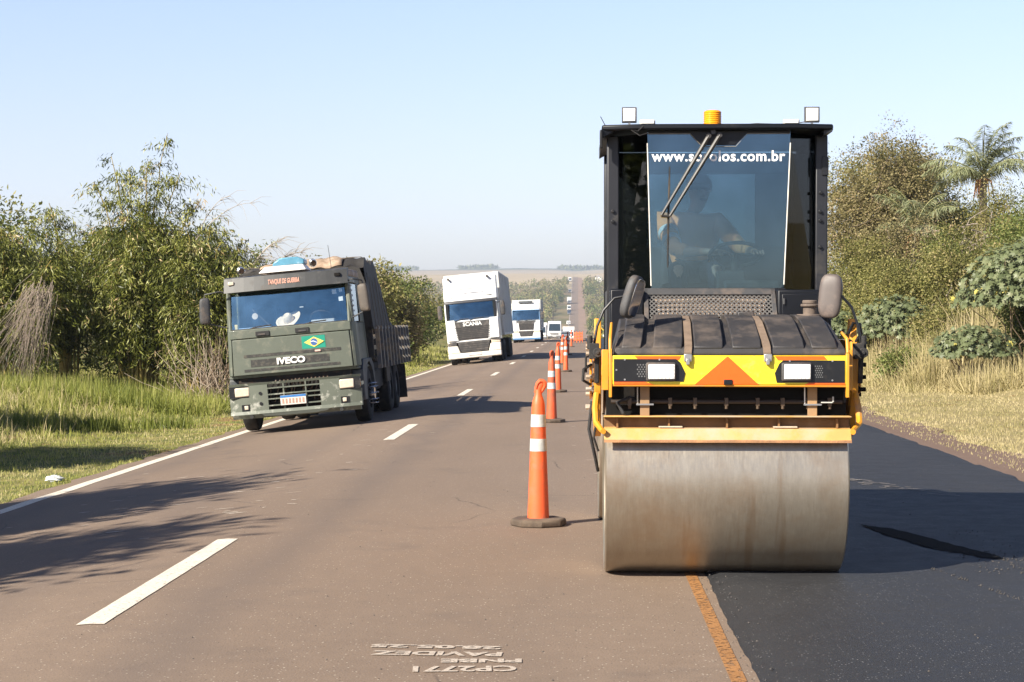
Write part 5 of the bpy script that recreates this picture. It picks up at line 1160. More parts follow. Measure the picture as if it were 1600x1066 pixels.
# ================= vegetation =================
def unit(v): return v/np.maximum(np.linalg.norm(v, axis=-1, keepdims=True), 1e-9)
def leaf_quads(P, D, S, L, Wd, fold=.15):
    """P base points, D directions, S side vectors -> diamond-ish leaves (N,4,3)"""
    L = np.broadcast_to(L, (len(P),))[:, None]; Wd = np.broadcast_to(Wd, (len(P),))[:, None]
    nrm = unit(np.cross(D, S)); mid = P+D*L*.42
    return np.stack([P, mid+S*Wd/2+nrm*Wd*fold, P+D*L-nrm*L*.06, mid-S*Wd/2+nrm*Wd*fold], 1)
def leafmesh(name, Q, mat, parent, var):
    n, k, _ = Q.shape; return npmesh(name, Q.reshape(-1, 3), np.arange(n*k).reshape(n, k), mat, parent, var, False)
def rdir(rng, n): return unit(rng.normal(size=(n, 3)))
def side_of(D, rng): return unit(np.cross(D, rdir(rng, len(D))))
def crown_leaves(rng, blobs, nclump, per, cr, L, Wd, down=.3, shell=.55, clumpvar=.25, upface=0.5):
    """clumps of leaves scattered through several lumpy blobs; leaves gaps between clumps"""
    w_ = np.array([b[3]*b[4]+b[4]*b[5]+b[3]*b[5] for b in blobs]); idx = rng.choice(len(blobs), nclump, p=w_/w_.sum())
    bb = np.array(blobs)[idx]; d = rdir(rng, nclump); r = (shell+(1-shell)*rng.random(nclump)**.6)*(1+.18*rng.normal(size=nclump))
    C = bb[:, :3]+d*bb[:, 3:6]*r[:, None]
    cv = rng.normal(0, clumpvar, nclump)
    cs = cr*rng.uniform(.5, 1.3, nclump)
    ii = np.repeat(np.arange(nclump), per); n = len(ii)
    off = rng.normal(size=(n, 3))*cs[ii][:, None]*.55; off[:, 2] *= .75
    P = C[ii]+off; D = unit(unit(off)*.7+rdir(rng, n)*.6+d[ii]*.3+np.array([0, 0, -down]))
    # leaves tend to face up and out
    up = unit(d[ii]*.5+np.array([0, 0, 1.])*upface+rdir(rng, n)*.55); S = unit(np.cross(D, up))
    return leaf_quads(P, D, S, L*rng.uniform(.6, 1.3, n), Wd*rng.uniform(.6, 1.3, n)), np.clip(.5+cv[ii]+rng.normal(0, .13, n), 0, 1), C
def limb(b, p0, p1, r0, r1, rng, n=5, wob=.08, sag=0):
    p0, p1 = np.array(p0, float), np.array(p1, float); ln = np.linalg.norm(p1-p0); pts = []
    for i in range(n+1):
        t = i/n; q = p0+(p1-p0)*t+rng.normal(size=3)*wob*ln*.3*math.sin(math.pi*t); q[2] += sag*ln*math.sin(math.pi*t); pts.append(tuple(q))
    b.tube(pts, [r0+(r1-r0)*i/n for i in range(n+1)], 6); return pts
bark = M('bark', (.16, .12, .085), .9, var=.35, ns=9, bump=.6, bs=30)
barkg = M('pale grey bark', (.30, .25, .20), .9, var=.3, ns=9, bump=.5, bs=30)
G_ = {
 'bamboo': foliage('bamboo leaves', [(0, (.034, .046, .009)), (.35, (.112, .128, .022)), (.65, (.24, .245, .055)), (.92, (.38, .38, .15)), (1, (.46, .34, .18))], .2, .42),  # near-black to pale range paints shadow and highlight contrast into the leaves
 'olive': foliage('olive leaves', [(0, (.085, .092, .026)), (.45, (.195, .188, .056)), (.8, (.31, .275, .10)), (1, (.36, .28, .14))]),
 'green': foliage('green leaves', [(0, (.065, .090, .024)), (.5, (.145, .180, .048)), (.85, (.23, .245, .075)), (1, (.34, .30, .11))]),
 'dry': foliage('drying leaves', [(0, (.12, .095, .05)), (.4, (.21, .18, .08)), (.7, (.29, .24, .11)), (1, (.34, .25, .16))]),
 'blue': foliage('bluish broad leaves', [(0, (.075, .095, .042)), (.5, (.14, .165, .08)), (.9, (.23, .24, .13)), (1, (.55, .48, .12))], .2, .45),
 'grass': foliage('green grass blades', [(0, (.10, .13, .022)), (.5, (.26, .28, .055)), (.85, (.42, .39, .13)), (1, (.55, .46, .26))], .35),
 'straw': foliage('straw grass blades', [(0, (.24, .22, .08)), (.3, (.40, .34, .16)), (.75, (.58, .48, .27)), (1, (.70, .59, .38))], .3),
 'palm': foliage('palm leaflets', [(0, (.17, .19, .10)), (.5, (.28, .31, .17)), (1, (.40, .39, .24))], .3),
 'litter': foliage('dead stalks', [(0, (.14, .10, .07)), (.5, (.28, .22, .16)), (1, (.42, .35, .27))], .05),
}
def tree(name, label, cat, x, Y, h, spread, kind, seed, group, nclump=260, per=34, L=.11, Wd=.07, cr=.42, trunk_r=.11, blobs=None, bare=0, low=.25, down=.3, cv=.25, root=None, bmat=None, depth=None):
    rng = np.random.default_rng(seed); z0 = gz(x, Y)-.08
    t = root or thing(name, label, cat, (x, Y, z0), (0, 0, 0), group)
    dp = depth or spread
    if blobs is None:
        blobs = [(0, 0, h*(.5+low/2), spread*.8, dp*.8, h*(1-low)*.46)]
        for k in range(8):
            a = rng.uniform(0, 2*math.pi); q = rng.uniform(.35, .75); zz = rng.uniform(low+.12, .86); s_ = rng.uniform(.28, .5)
            blobs.append((math.cos(a)*spread*q, math.sin(a)*dp*q, h*zz, spread*s_, dp*s_, h*s_*.42))
        blobs.append((rng.uniform(-.2, .2)*spread, 0, h*.86, spread*.36, dp*.36, h*.13))
    Q, v, C = crown_leaves(rng, blobs, nclump, per, cr, L, Wd, down, clumpvar=cv)
    keep = Q[:, 0, 2] > .05; leafmesh('crown', Q[keep], G_[kind], t, v[keep])
    b = B(); top = (rng.normal()*.1*spread, rng.normal()*.1, h*.62)
    pts = limb(b, (0, 0, 0), top, trunk_r, trunk_r*.45, rng, 7, .05)
    for i in range(14):
        c = C[rng.integers(len(C))]; st_ = pts[rng.integers(2, len(pts))]; limb(b, st_, c, trunk_r*.35, trunk_r*.08, rng, 5, .12, .05)
    for i in range(bare):
        c = C[rng.integers(len(C))]; st_ = C[rng.integers(len(C))]
        if np.linalg.norm(c-st_) < spread*1.0:
            e = c+(c-np.array([0, 0, h*.4]))*rng.uniform(.05, .3); limb(b, st_, e, .022, .006, rng, 5, .2)
    b.build('trunk', bmat or bark, t, smooth=True, split=False); return t
# ---- bamboo ----
def bamboo(x, Y, h, spread, seed, label, nculm=26, leaves=15000, depth=None, dead=5, tall=(), lean=0, fill=1.0):
    leaves = int(leaves*1.4); dead = 0; rng = np.random.default_rng(seed); t = thing('bamboo_clump', label, 'bamboo', (x, Y, gz(x, Y)-.1), (0, 0, 0), 'bamboo clumps on the left bank')
    dp = depth or spread; b = B(); SP = []; SD = []
    specs = [(rng.uniform(0, 2*math.pi), rng.uniform(.15, 1), rng.uniform(.6, 1)) for _ in range(nculm)]
    paths = []
    for a, q, hh in specs: paths.append((math.cos(a)*spread*q+lean*q, math.sin(a)*dp*q, h*(1.0-.30*q)*hh+.2))
    for dx, hh in tall: paths.append((dx, rng.uniform(-.3, .3), hh))
    for (ex, ey, hz_) in paths:
        p0 = np.array([ex*.22, ey*.22, 0]); n = 12; pts = []
        for i in range(n+1):
            s_ = i/n; q = p0+np.array([(ex-p0[0])*s_**2.1, (ey-p0[1])*s_**2.1, hz_*(s_-.13*s_**4)]); pts.append(q)
        pts = np.array(pts)+rng.normal(size=(n+1, 3))*.02; b.tube([tuple(p) for p in pts], [.035*(1-.85*i/n)+.004 for i in range(n+1)], 5)
        m = 30; s_ = rng.uniform(.22, 1, m)**.8; f = s_*n; i0 = np.clip(f.astype(int), 0, n-1); P = pts[i0]+(pts[i0+1]-pts[i0])*(f-i0)[:, None]
        SP.append(P); SD.append(unit(np.concatenate([rng.normal(size=(m, 2)), np.abs(rng.normal(size=(m, 1)))*.25+.0], 1)))
    SP = np.concatenate(SP); SD = np.concatenate(SD); ln = rng.uniform(.35, 1.15, len(SP))*fill
    # low skirt sprays fill the sides of the clump
    K = 12; per = max(3, leaves//(len(SP)*K)); q = np.repeat(np.arange(len(SP)), K*per); tt_ = np.repeat(np.tile(np.linspace(.1, 1, K), len(SP)), per)
    C = SP[q]+SD[q]*(ln[q]*tt_)[:, None]; C[:, 2] -= (tt_**2)*ln[q]*.42
    C += rng.normal(size=C.shape)*.075; n = len(C); az = SD[q]*np.array([1, 1, 0])
    D = unit(az*.55+rng.normal(size=(n, 3))*.5+np.array([0, 0, -.75])); S = side_of(D, rng)
    cl = rng.normal(0, .27, len(SP)); v = np.clip(.42+cl[q]+rng.normal(0, .13, n)+.06*(C[:, 2]/h), 0, 1)  # spray tones and paler tops put light and shade into leaf colour
    keep = C[:, 2] > .25
    Q = leaf_quads(C, D, S, .165*rng.uniform(.6, 1.25, n), .029*rng.uniform(.7, 1.3, n)); leafmesh('foliage', Q[keep], G_['bamboo'], t, v[keep])
    b.build('culm', M('bamboo culm', (.34, .26, .07), .5, var=.4, ns=4), t, smooth=True, split=False)
    if dead:
        d = B()
        for k in range(dead):
            a = rng.uniform(-2.6, -.5); o = np.array([math.cos(a)*spread*.75, math.sin(a)*dp*.85, h*rng.uniform(.2, .75)])
            for j in range(16): limb(d, o+rng.normal(size=3)*.04, o+np.array([rng.normal()*.35, rng.normal()*.2-.1, -rng.uniform(.5, 1.3)]), .010, .003, rng, 3, .1)
        d.build('dead_twig', M('dry twig', (.36, .29, .23), .9, var=.3), t, split=False)
    return t
bamboo(-14.6, 46.0, 5.5, 2.4, 21, 'leftmost dense bamboo clump cut by the left edge of the photo', 40, 34000, 1.6, 1)
bamboo(-13.6, 48.5, 6.7, 1.3, 22, 'slim bamboo clump rising behind the leftmost one, thin feathery top', 16, 9000, 1.2, 1)
bamboo(-11.4, 47.0, 6.3, 2.3, 23, 'tallest bamboo clump in the middle with feathery spires against the sky', 70, 64000, 1.8, 3, tall=((-.75, 7.3), (-.3, 7.0), (.75, 7.9), (.35, 7.1), (1.15, 6.8), (-1.1, 6.5), (1.6, 6.0)))
bamboo(-9.7, 46.5, 6.0, 1.8, 24, 'right hand bamboo clump leaning toward the road beside the green truck', 54, 44000, 1.5, 3, lean=.2)
# sprays of bare arching stems leaning out over the road
def arch(label, x, Y, z, ends, seed, thick=.02, fuzz=26):
    rng = np.random.default_rng(seed); t = thing('bare_bamboo_stem', label, 'dry bamboo', (x, Y, gz(x, Y)), (0, 0, 0), 'bare dry bamboo stems beside the green truck')
    for ex, ez, ey in ends:
        b = B(); n = 14; pts = []
        for i in range(n+1):
            s_ = i/n; pts.append(np.array([ex*s_**1.1, ey*s_, z+(ez-z)*(1-(1-s_)**1.8)-.12*max(0, s_-.75)**2*16*abs(ex)*.25]))
        b.tube([tuple(p) for p in pts], [thick*(1-.85*i/n)+.003 for i in range(n+1)], 5)
        for k in range(fuzz):
            i = rng.integers(4, n); p = pts[i]; d = unit(np.array([1, rng.normal()*.4, rng.normal()*.8+.25]))*rng.uniform(.15, .65)
            m_ = p+d*.5+np.array([0, 0, .03]); b.tube([tuple(p), tuple(m_), tuple(p+d-np.array([0, 0, .10]))], [.006, .0045, .002], 4)
        b.build('stem', M('bleached stem', (.40, .35, .29), .9, var=.25), t, split=False)
    return t
arch('bare grey bamboo stem with feathery tip arching up over the green truck', -8.9, 46.8, 2.3, [(1.3, 4.25, -.2), (1.9, 4.0, .1)], 31, .035, 46)
arch('thin bare bamboo stem sagging low over the truck roof', -8.6, 46.2, 2.1, [(2.5, 3.45, 0), (2.1, 3.05, -.3)], 32, .022, 40)
arch('wispy bare bamboo stem reaching farthest toward the road', -8.5, 47.2, 2.2, [(2.9, 2.85, .1), (2.2, 2.55, -.3), (1.6, 3.3, .2)], 33, .022, 46)
arch('fine bare stem rising from the tallest clump', -9.8, 46.6, 4.2, [(.9, 5.35, 0), (1.5, 5.2, .1)], 34, .012, 14)
# heap of dead canes at the foot of the bamboo
hp_ = thing('dead_cane_heap', 'tangle of pale dead canes at the foot of the bamboo by the green truck', 'dead canes', (-8.9, 44.6, gz(-8.9, 44.6)))
rng = np.random.default_rng(41); b = B(); b2 = B()
for k in range(170):
    a = rng.uniform(0, 2*math.pi); r = rng.uniform(.1, .9); p0 = np.array([r*math.cos(a), .5*r*math.sin(a), 0]); limb(b if k % 2 else b2, p0, p0+np.array([rng.normal()*.75, rng.normal()*.3, rng.uniform(.5, 2.1)]), .011, .003, rng, 4, .15)
b.build('pale_cane', M('pale cane', (.42, .34, .26), .9, var=.3), hp_, split=False); b2.build('brown_cane', M('brown cane', (.20, .14, .09), .9, var=.3), hp_, split=False)
hp2 = thing('dead_cane_heap', 'grey brown dead bamboo fronds hanging under the leftmost clumps', 'dead canes', (-13.2, 43.6, gz(-13.2, 43.6)))
b = B()
for k in range(130):
    p0 = np.array([.25+rng.normal()*.18, rng.normal()*.2, 2.5+rng.normal()*.2]); limb(b, p0, p0+np.array([-abs(rng.normal())*.55-.05, rng.normal()*.3, -rng.uniform(.6, 2.2)]), .006, .002, rng, 4, .10)
b.build('frond', M('grey frond', (.30, .24, .19), .9, var=.3), hp2, split=False)
# shade bushes under the bamboo to close the base with dark depth
for i, (x, Y, h, s_, lb) in enumerate(((-14.8, 49.5, 3.0, 2.0, 'dark green scrub behind the leftmost bamboo'), (-11.6, 50.2, 3.2, 2.4, 'dark green scrub behind the tallest bamboo'), (-9.2, 49.8, 2.6, 1.6, 'dark green scrub behind the right hand bamboo'))):
    tree('bush', lb, 'bush', x, Y, h, s_, 'green', 60+i, 'scrub behind the bamboo', 150, 26, .16, .08, .5, .05, low=.02)
# ---- trees casting shade from outside the left edge ----
for i, (x, Y, h) in enumerate(((-9.4, 9.6, 5.8), (-10.4, 14.0, 6.0), (-13.2, 24.0, 5.0), (-15.4, 31.0, 4.4))):
    tree('roadside_tree', ('broad green tree close by on the left bank', 'green tree outside the left edge of the photo', 'low green tree on the left bank', 'round low tree on the left bank before the bamboo')[i], 'tree', x, Y, h, 1.9, 'green', 70+i, 'shade trees on the left bank', 520, 24, .22, .14, .55, .12)
# ---- left belt beyond the green truck ----
LG = 'trees along the left side beyond the green truck'
lb_ = [(-11.6, 96, 4.9, 2.3, 'olive', 'bushy olive tree just right of the green truck load'), (-10.3, 92, 5.3, 1.5, 'olive', 'tall pointed yellow-green tree left of the white semi truck'),
       (-13.2, 104, 5.0, 2.4, 'green', 'round green tree behind the bushy olive one'), (-9.3, 97, 3.6, 1.2, 'dry', 'brownish small tree against the white semi truck'),
       (-10.8, 118, 5.3, 2.4, 'green', 'green tree partly hidden by the white semi truck'), (-15.5, 100, 5.2, 2.5, 'olive', 'olive tree above the flatbed rail'),
       (-18.5, 108, 5.4, 3, 'green', 'green tree behind the tarpaulin load'), (-9.4, 88, 1.7, 1.1, 'green', 'low green bush on the verge before the white semi truck'), (-11.8, 88.5, 1.9, 1.6, 'dry', 'low brown bush on the verge behind the green truck'),
       (-12.5, 140, 5.4, 2.8, 'olive', 'olive tree between the two semi trucks'), (-11, 170, 4.8, 2.4, 'green', 'low green tree behind the blue bumper truck'), (-12, 200, 5, 3, 'dry', 'brown tree left of the far white lorry')]
for i, (x, Y, h, s_, k, lb) in enumerate(lb_): tree('tree', lb, 'tree', x, Y, h, s_, k, 100+i, LG, 230, 26, .17, .12, .42, .09, low=.04, cv=.3)
for i, (x, Y, h, s_, k, lb) in enumerate(((-19.5, 56, 5.6, 3.0, 'green', 'green tree behind the left bank, hidden by the bamboo'), (-24, 66, 6.4, 3.6, 'olive', 'broad olive tree far left behind the bamboo'), (-17.5, 72, 5.2, 2.8, 'dry', 'brownish tree between the bamboo and the left tree belt'), (-21, 84, 6.0, 3.4, 'green', 'big green tree left of the tree belt'))):
    tree('tree', lb, 'tree', x, Y, h, s_, k, 130+i, LG, 240, 26, .2, .14, .5, .12, low=.04)
# ---- right bank ----
RG = 'trees and bushes on the right bank'
tree('tree', 'tall half bare brownish tree right beside the cab', 'tree', 12.2, 74, 8.8, 3.0, 'dry', 200, RG, 900, 52, .10, .065, .40, .16, bare=70, low=.12, cv=.2)
tree('tree', 'olive crown filling the gap behind the half bare brownish tree', 'tree', 13.4, 79, 8.6, 3.2, 'olive', 206, RG, 600, 44, .12, .08, .5, .16, low=.1, cv=.2)
tree('tree', 'yellow-green tree in the middle of the right skyline', 'tree', 14.0, 76, 8.1, 2.6, 'olive', 201, RG, 760, 50, .10, .07, .42, .14, bare=30, low=.1, cv=.2)
tree('tree', 'dark green tree between the brownish tree and the palm', 'tree', 17.5, 80, 5.4, 2.4, 'green', 202, RG, 420, 34, .16, .10, .5, .14, low=.1)
tree('tree', 'bright green tree at the right edge in front of the palm', 'tree', 14.6, 57, 5.0, 1.7, 'green', 203, RG, 330, 34, .12, .07, .4, .10, low=.05)
tree('bare_tree', 'leafless tangled grey-brown tree in front of the palm', 'tree', 13.6, 62, 5.0, 1.7, 'dry', 204, RG, 90, 18, .11, .07, .4, .07, bare=160, low=.2, bmat=barkg)
mid_ = [(9.4, 62, 4.6, 1.7, 'olive', 'olive bush right beside the cab window'), (11.3, 63, 5.0, 1.9, 'dry', 'brownish bush below the tall half bare tree'), (10.0, 58, 3.6, 1.6, 'olive', 'rounded olive bush above the right mirror'),
        (12.2, 60, 4.2, 1.7, 'green', 'deep green bush in the middle of the right bank'), (13.9, 59, 3.9, 1.6, 'green', 'green bush below the bright green tree'), (16.3, 64, 4.3, 1.9, 'olive', 'olive tree under the palm at the edge'),
        (11.2, 55, 3.3, 1.4, 'olive', 'yellowish olive bush behind the straw grass'), (18.2, 70, 4.6, 2.0, 'green', 'green tree behind the bright green one'), (14.9, 66.0, 5.8, 1.5, 'olive', 'olive bush hiding the trunk of the tall palm'), (12.9, 53.5, 3.4, 1.3, 'olive', 'small olive bush above the tall straw stalks')]
for i, (x, Y, h, s_, k, lb) in enumerate(mid_): tree('bush', lb, 'bush', x, Y, h, s_, k, 220+i, RG, 520, 50, .08, .052, .34, .06, bare=12, low=.02, cv=.22, bmat=barkg)
# broad-leaved bushes with hand-shaped bluish leaves
def palmate(x, Y, h, s_, seed, label, n=520, L=.125, low=.05):
    rng = np.random.default_rng(seed); t = thing('castor_bush', label, 'bush', (x, Y, gz(x, Y)-.05), (0, 0, 0), 'broad leaved bushes in the straw grass')
    d = rdir(rng, n); d[:, 2] = np.abs(d[:, 2])*.9-.1; r = rng.uniform(.55, 1.05, n); C = np.stack([d[:, 0]*s_*r, d[:, 1]*s_*r*.8, h*(.5+low)+d[:, 2]*h*.5*r], 1)
    lob = 7; q = np.repeat(np.arange(n), lob); nr = unit(d+np.array([0, -.3, .6])+rng.normal(size=(n, 3))*.55); a1 = side_of(nr, rng); a2 = np.cross(nr, a1)
    th = np.tile(np.linspace(-2.3, 2.3, lob), n)+np.repeat(rng.normal(0, .15, n), lob); D = a1[q]*np.cos(th)[:, None]+a2[q]*np.sin(th)[:, None]-nr[q]*.25; D = unit(D); S = unit(np.cross(D, nr[q]))
    sz = L*np.repeat(rng.uniform(.6, 1.3, n), lob)*np.tile([.6, .8, .95, 1.05, .95, .8, .6], n)
    Q = leaf_quads(C[q], D, S, sz, sz*.42, .1); v = np.clip(np.repeat(.45+rng.normal(0, .17, n), lob), 0, 1); v[np.repeat(rng.random(n) < .012, lob)] = 1
    leafmesh('foliage', Q, G_['blue'], t, v); b = B()
    for k in range(18): limb(b, (rng.normal()*.15, rng.normal()*.15, 0), C[rng.integers(n)], .022, .006, rng, 5, .1)
    b.build('stem', M('reddish stem', (.22, .16, .10), .8), t, smooth=True, split=False)
palmate(10.8, 44.0, 3.5, 1.75, 301, 'large bluish green broad leaved bush at the right edge of the photo', 2300)
palmate(9.35, 43.4, 1.7, 1.05, 302, 'low dark broad leaved bush on the verge in front of the large one', 950, .11)
palmate(9.1, 52.5, 2.6, 1.25, 303, 'bluish broad leaved bush right of the mirror, above the straw grass', 1200)
palmate(12.3, 48.5, 3.6, 1.2, 304, 'tall bluish bush rising behind the large one at the edge', 1200)
palmate(8.0, 56.5, 2.2, 1.0, 305, 'small bluish bush close beside the roller mirror', 800)
for i, (x, Y, h, s_, k, lb) in enumerate(((8.6, 60, 2.6, 1.2, 'green', 'green bush low beside the right mirror arm'), (10.0, 50.0, 2.0, 1.0, 'olive', 'low olive bush in the straw grass left of the large bluish bush'), (11.6, 45.6, 1.9, 1.0, 'green', 'green bush under the large bluish bush at the edge'), (8.5, 47.5, .9, .6, 'green', 'knee high green bush on the right verge'), (13.2, 51, 4.4, 1.5, 'green', 'green bush above the large bluish bush at the edge'), (13.9, 55, 5.0, 1.7, 'green', 'dense green bush under the bright green tree at the edge'), (9.6, 56, 3.4, 1.4, 'olive', 'olive bush directly above the right mirror arm'), (12.0, 57.5, 4.3, 1.7, 'olive', 'warm olive bush in the centre of the right bank'), (15.9, 62, 5.2, 1.8, 'olive', 'olive bush at the right edge under the palm'))):
    tree('bush', lb, 'bush', x, Y, h, s_, k, 260+i, RG, 300, 44, .08, .052, .32, .05, low=.02, cv=.2, bmat=barkg)
# ---- palms ----
def palm(x, Y, hz_, nf, L_, seed, label, up=.5, trunk=.16):
    rng = np.random.default_rng(seed); t = thing('palm_tree', label, 'palm tree', (x, Y, gz(x, Y)), (0, 0, 0), 'palms on the right bank'); q = []; vv = []; b = B()
    for k in range(nf):
        a = 2*math.pi*k/nf+rng.normal()*.2; el = up+rng.uniform(-.75, .55); l = L_*rng.uniform(.8, 1.1); n = 26
        s_ = np.linspace(0, 1, n); ang = el-1.25*s_**1.8; dr = np.cumsum(np.cos(ang))*l/n; dz = np.cumsum(np.sin(ang))*l/n
        P = np.stack([math.cos(a)*dr, math.sin(a)*dr, hz_+dz], 1); b.tube([tuple(p) for p in P[::3]], [.03*(1-.85*i/len(P[::3])) for i in range(len(P[::3]))], 4)
        T = unit(np.gradient(P, axis=0)); sd = unit(np.cross(T, np.array([0, 0, 1.])))
        for sg in (-1, 1):
            for m_ in range(3):
                i = np.arange(3, n); pp = P[i]+T[i]*rng.uniform(-.05, .05, (len(i), 1)); D = unit(sd[i]*sg*.9+T[i]*.55+np.array([0, 0, -.35])+rng.normal(size=(len(i), 3))*.22); S = unit(np.cross(D, np.array([0, 0, 1.])+rng.normal(size=(len(i), 3))*.3))
                ll = .62*np.sin(np.pi*np.clip(s_[i]*.9+.12, 0, 1))**.6*L_/2.4; Q = leaf_quads(pp, D, S, ll, .035, .05); Q[:, 2, 2] -= ll*.35; q.append(Q); vv.append(np.clip(.5+rng.normal(0, .2, len(i)), 0, 1))
    leafmesh('frond', np.concatenate(q), G_['palm'], t, np.concatenate(vv))
    b.build('rib', M('frond rib', (.26, .25, .10), .6), t, split=False)
    tr = B().tube([(0, 0, 0), (.05, 0, hz_*.5), (0, 0, hz_*.93), (0, 0, hz_+.05)], [trunk*1.1, trunk, trunk*.9, trunk*1.2], 10)
    tr.build('trunk', M('palm trunk', (.20, .16, .12), .9, var=.4, ns=12, bump=.6), t, smooth=True)
    d = B()
    for k in range(8): a = rng.uniform(0, 6.28); d.tube([(0, 0, hz_-.05), (math.cos(a)*.3, math.sin(a)*.3, hz_-.15), (math.cos(a)*.42, math.sin(a)*.42, hz_-.8)], [.05, .035, .015], 5)
    d.build('dead_frond', M('orange dead frond', (.42, .22, .10), .8), t, split=False); return t
palm(15.3, 69.5, 6.1, 24, 2.5, 401, 'tall feathery palm standing clear against the sky on the right', .95)
palm(12.2, 66.5, 4.3, 11, 2.3, 402, 'young palm with upright fronds between the skyline trees', .95, .10)
# ---- grass ----
def tussock(n, x0, x1, y0, y1, nc, sg):
    cx = rng.uniform(x0, x1, nc); t_ = rng.random(nc); cy = y0*(y1/y0)**t_; i = rng.integers(0, nc, n); dx = rng.normal(0, sg, n); dy = rng.normal(0, sg, n)
    r = np.hypot(dx, dy)/sg; hs = rng.uniform(.55, 1.25, nc)[i]*np.exp(-.18*r**2)
    return cx[i]+dx, cy[i]+dy, hs, np.arctan2(dy, dx), r
def blades(name, label, xs_, ys_, hgt, wid, kind, rng, clump=.15, lean=.35, zf=ground_z, vmean=.5, parent=None, cat='grass', az=None, out=None, cv=None):
    n = len(xs_); z = zf(xs_, ys_)-.01; P = np.stack([xs_, ys_, z], 1); a = rng.uniform(0, 2*np.pi, n) if az is None else az+rng.normal(0, .6, n); ln = np.abs(rng.normal(0, lean, n)) if out is None else np.clip(out*.55+rng.normal(0, lean*.4, n), 0, 2.2)
    D = unit(np.stack([np.cos(a)*ln, np.sin(a)*ln, np.ones(n)], 1)); T = P+D*hgt[:, None]; T[:, 2] -= hgt*ln*.35; M_ = P+D*hgt[:, None]*.55
    b_ = rng.uniform(0, 2*np.pi, n); S = np.stack([np.cos(b_)*wid, np.sin(b_)*wid*.5, 0*a], 1)
    V = np.stack([P-S/2, P+S/2, M_+S*.38, M_-S*.38, T+S*.06, T-S*.06], 1)
    v = np.clip(vmean+.2*np.sin(xs_*1.7+np.sin(ys_*.9)*2)*np.cos(ys_*.8+xs_*.6)+rng.normal(0, .16, n), 0, 1)
    i6 = np.arange(n)[:, None]*6; o = npmesh(name, V.reshape(-1, 3), np.concatenate([i6+np.array([[0, 1, 2, 3]]), i6+np.array([[3, 2, 4, 5]])]), G_[kind], parent, np.concatenate([v, v]), False)
    if parent is None: tag(o, label, cat, None, 'stuff')
    return o
rng = np.random.default_rng(77)
def band(n, x0, x1, y0, y1, p=1.6):   # denser close to the camera, along the verge
    t_ = rng.random(n); Y = (y0**(1-p)+t_*(y1**(1-p)-y0**(1-p)))**(1/(1-p)); return rng.uniform(x0, x1, n), Y
x, Y = band(62000, -10.5, -6.42, 13, 90, 1.5); x = x-.10*(1+np.sin(Y*1.9)*np.sin(Y*.53+1))*(x > -6.7); sc0 = Y/25
blades('mown_grass', 'short green grass on the left verge beside the edge line', x, Y, .05*rng.uniform(.4, 1.6, len(x))*(1+.5*(x < -8)), .010*sc0.clip(1, 3), 'grass', rng, vmean=.70, lean=.8)
x, Y, hs, az_, r_ = tussock(78000, -19, -9.6, 19, 60, 1500, .17)
blades('tall_grass', 'tussocks of yellow-green grass on the left bank under the bamboo', x, Y, np.interp(-x, [9.2, 10.4, 12, 19], [.14, .28, .46, .78])*hs*rng.uniform(.5, 1.2, len(x)), .015*(Y/35).clip(1, 2), 'grass', rng, vmean=.64, lean=.6, az=az_, out=r_)
x, Y = band(26000, -19, -9.4, 18, 60, 1.2); blades('mown_grass', 'low grass between the tussocks on the left bank', x, Y, rng.uniform(.05, .22, len(x)), .016*(Y/35).clip(1, 2), 'grass', rng, vmean=.7, lean=.9)
x, Y = band(9000, -18, -9.6, 20, 52, 1.1); blades('dead_grass', 'pale dead stalks mixed through the left bank grass', x, Y, rng.uniform(.15, .75, len(x))*np.interp(-x, [9.6, 12], [.5, 1]), .014+0*x, 'straw', rng, vmean=.55, lean=1.1)
x, Y = band(16000, -15, -8.3, 41.5, 46.5, 1.2); blades('tall_grass', 'rank green grass at the foot of the bamboo', x, Y, rng.uniform(.15, .7, len(x)), .02+0*x, 'grass', rng, vmean=.45, lean=.8)
x, Y = band(16000, -14, -7.2, 60, 130, 1.3); blades('tall_grass', 'rough grass on the left verge beyond the green truck', x, Y, np.interp(-x, [7.2, 9, 14], [.08, .4, .9])*rng.uniform(.5, 1.3, len(x)), .035+0*x, 'grass', rng, vmean=.65, lean=.5)
x, Y = band(70000, 5.5, 11, 15, 100, 1.5); blades('dry_grass', 'short straw coloured grass on the right verge', x, Y, .045*rng.uniform(.4, 1.6, len(x)), .010*(Y/25).clip(1, 3), 'straw', rng, vmean=.42)
x, Y, hs, az_, r_ = tussock(64000, 8.0, 15.5, 45, 66, 620, .26)
blades('straw_grass', 'tall dry straw grass along the foot of the right bank', x, Y, np.interp(x, [7.6, 8.6, 9.8, 15], [.5, 1.25, 1.75, 2.0])*hs*rng.uniform(.45, 1.2, len(x)), .020+0*x, 'straw', rng, vmean=.50, lean=.7, az=az_, out=r_)
x, Y = band(5000, 5.0, 5.9, 15, 60, 1.5); blades('dry_grass', 'sparse straw blades creeping onto the dirt shoulder', x, Y, rng.uniform(.02, .07, len(x)), .012*(Y/25).clip(1, 3), 'straw', rng, vmean=.42)
x, Y = band(14000, 7.4, 15.5, 43, 66, 1.1); blades('straw_grass', 'low dry grass between the straw tussocks', x, Y, rng.uniform(.08, .4, len(x)), .02+0*x, 'straw', rng, vmean=.40, lean=.9)
x, Y = band(9000, 8.8, 14, 41.5, 44.5, 1.1); blades('straw_grass', 'fallen dry grass at the right verge edge', x, Y, rng.uniform(.15, .9, len(x)), .018+0*x, 'straw', rng, vmean=.45, lean=.8)
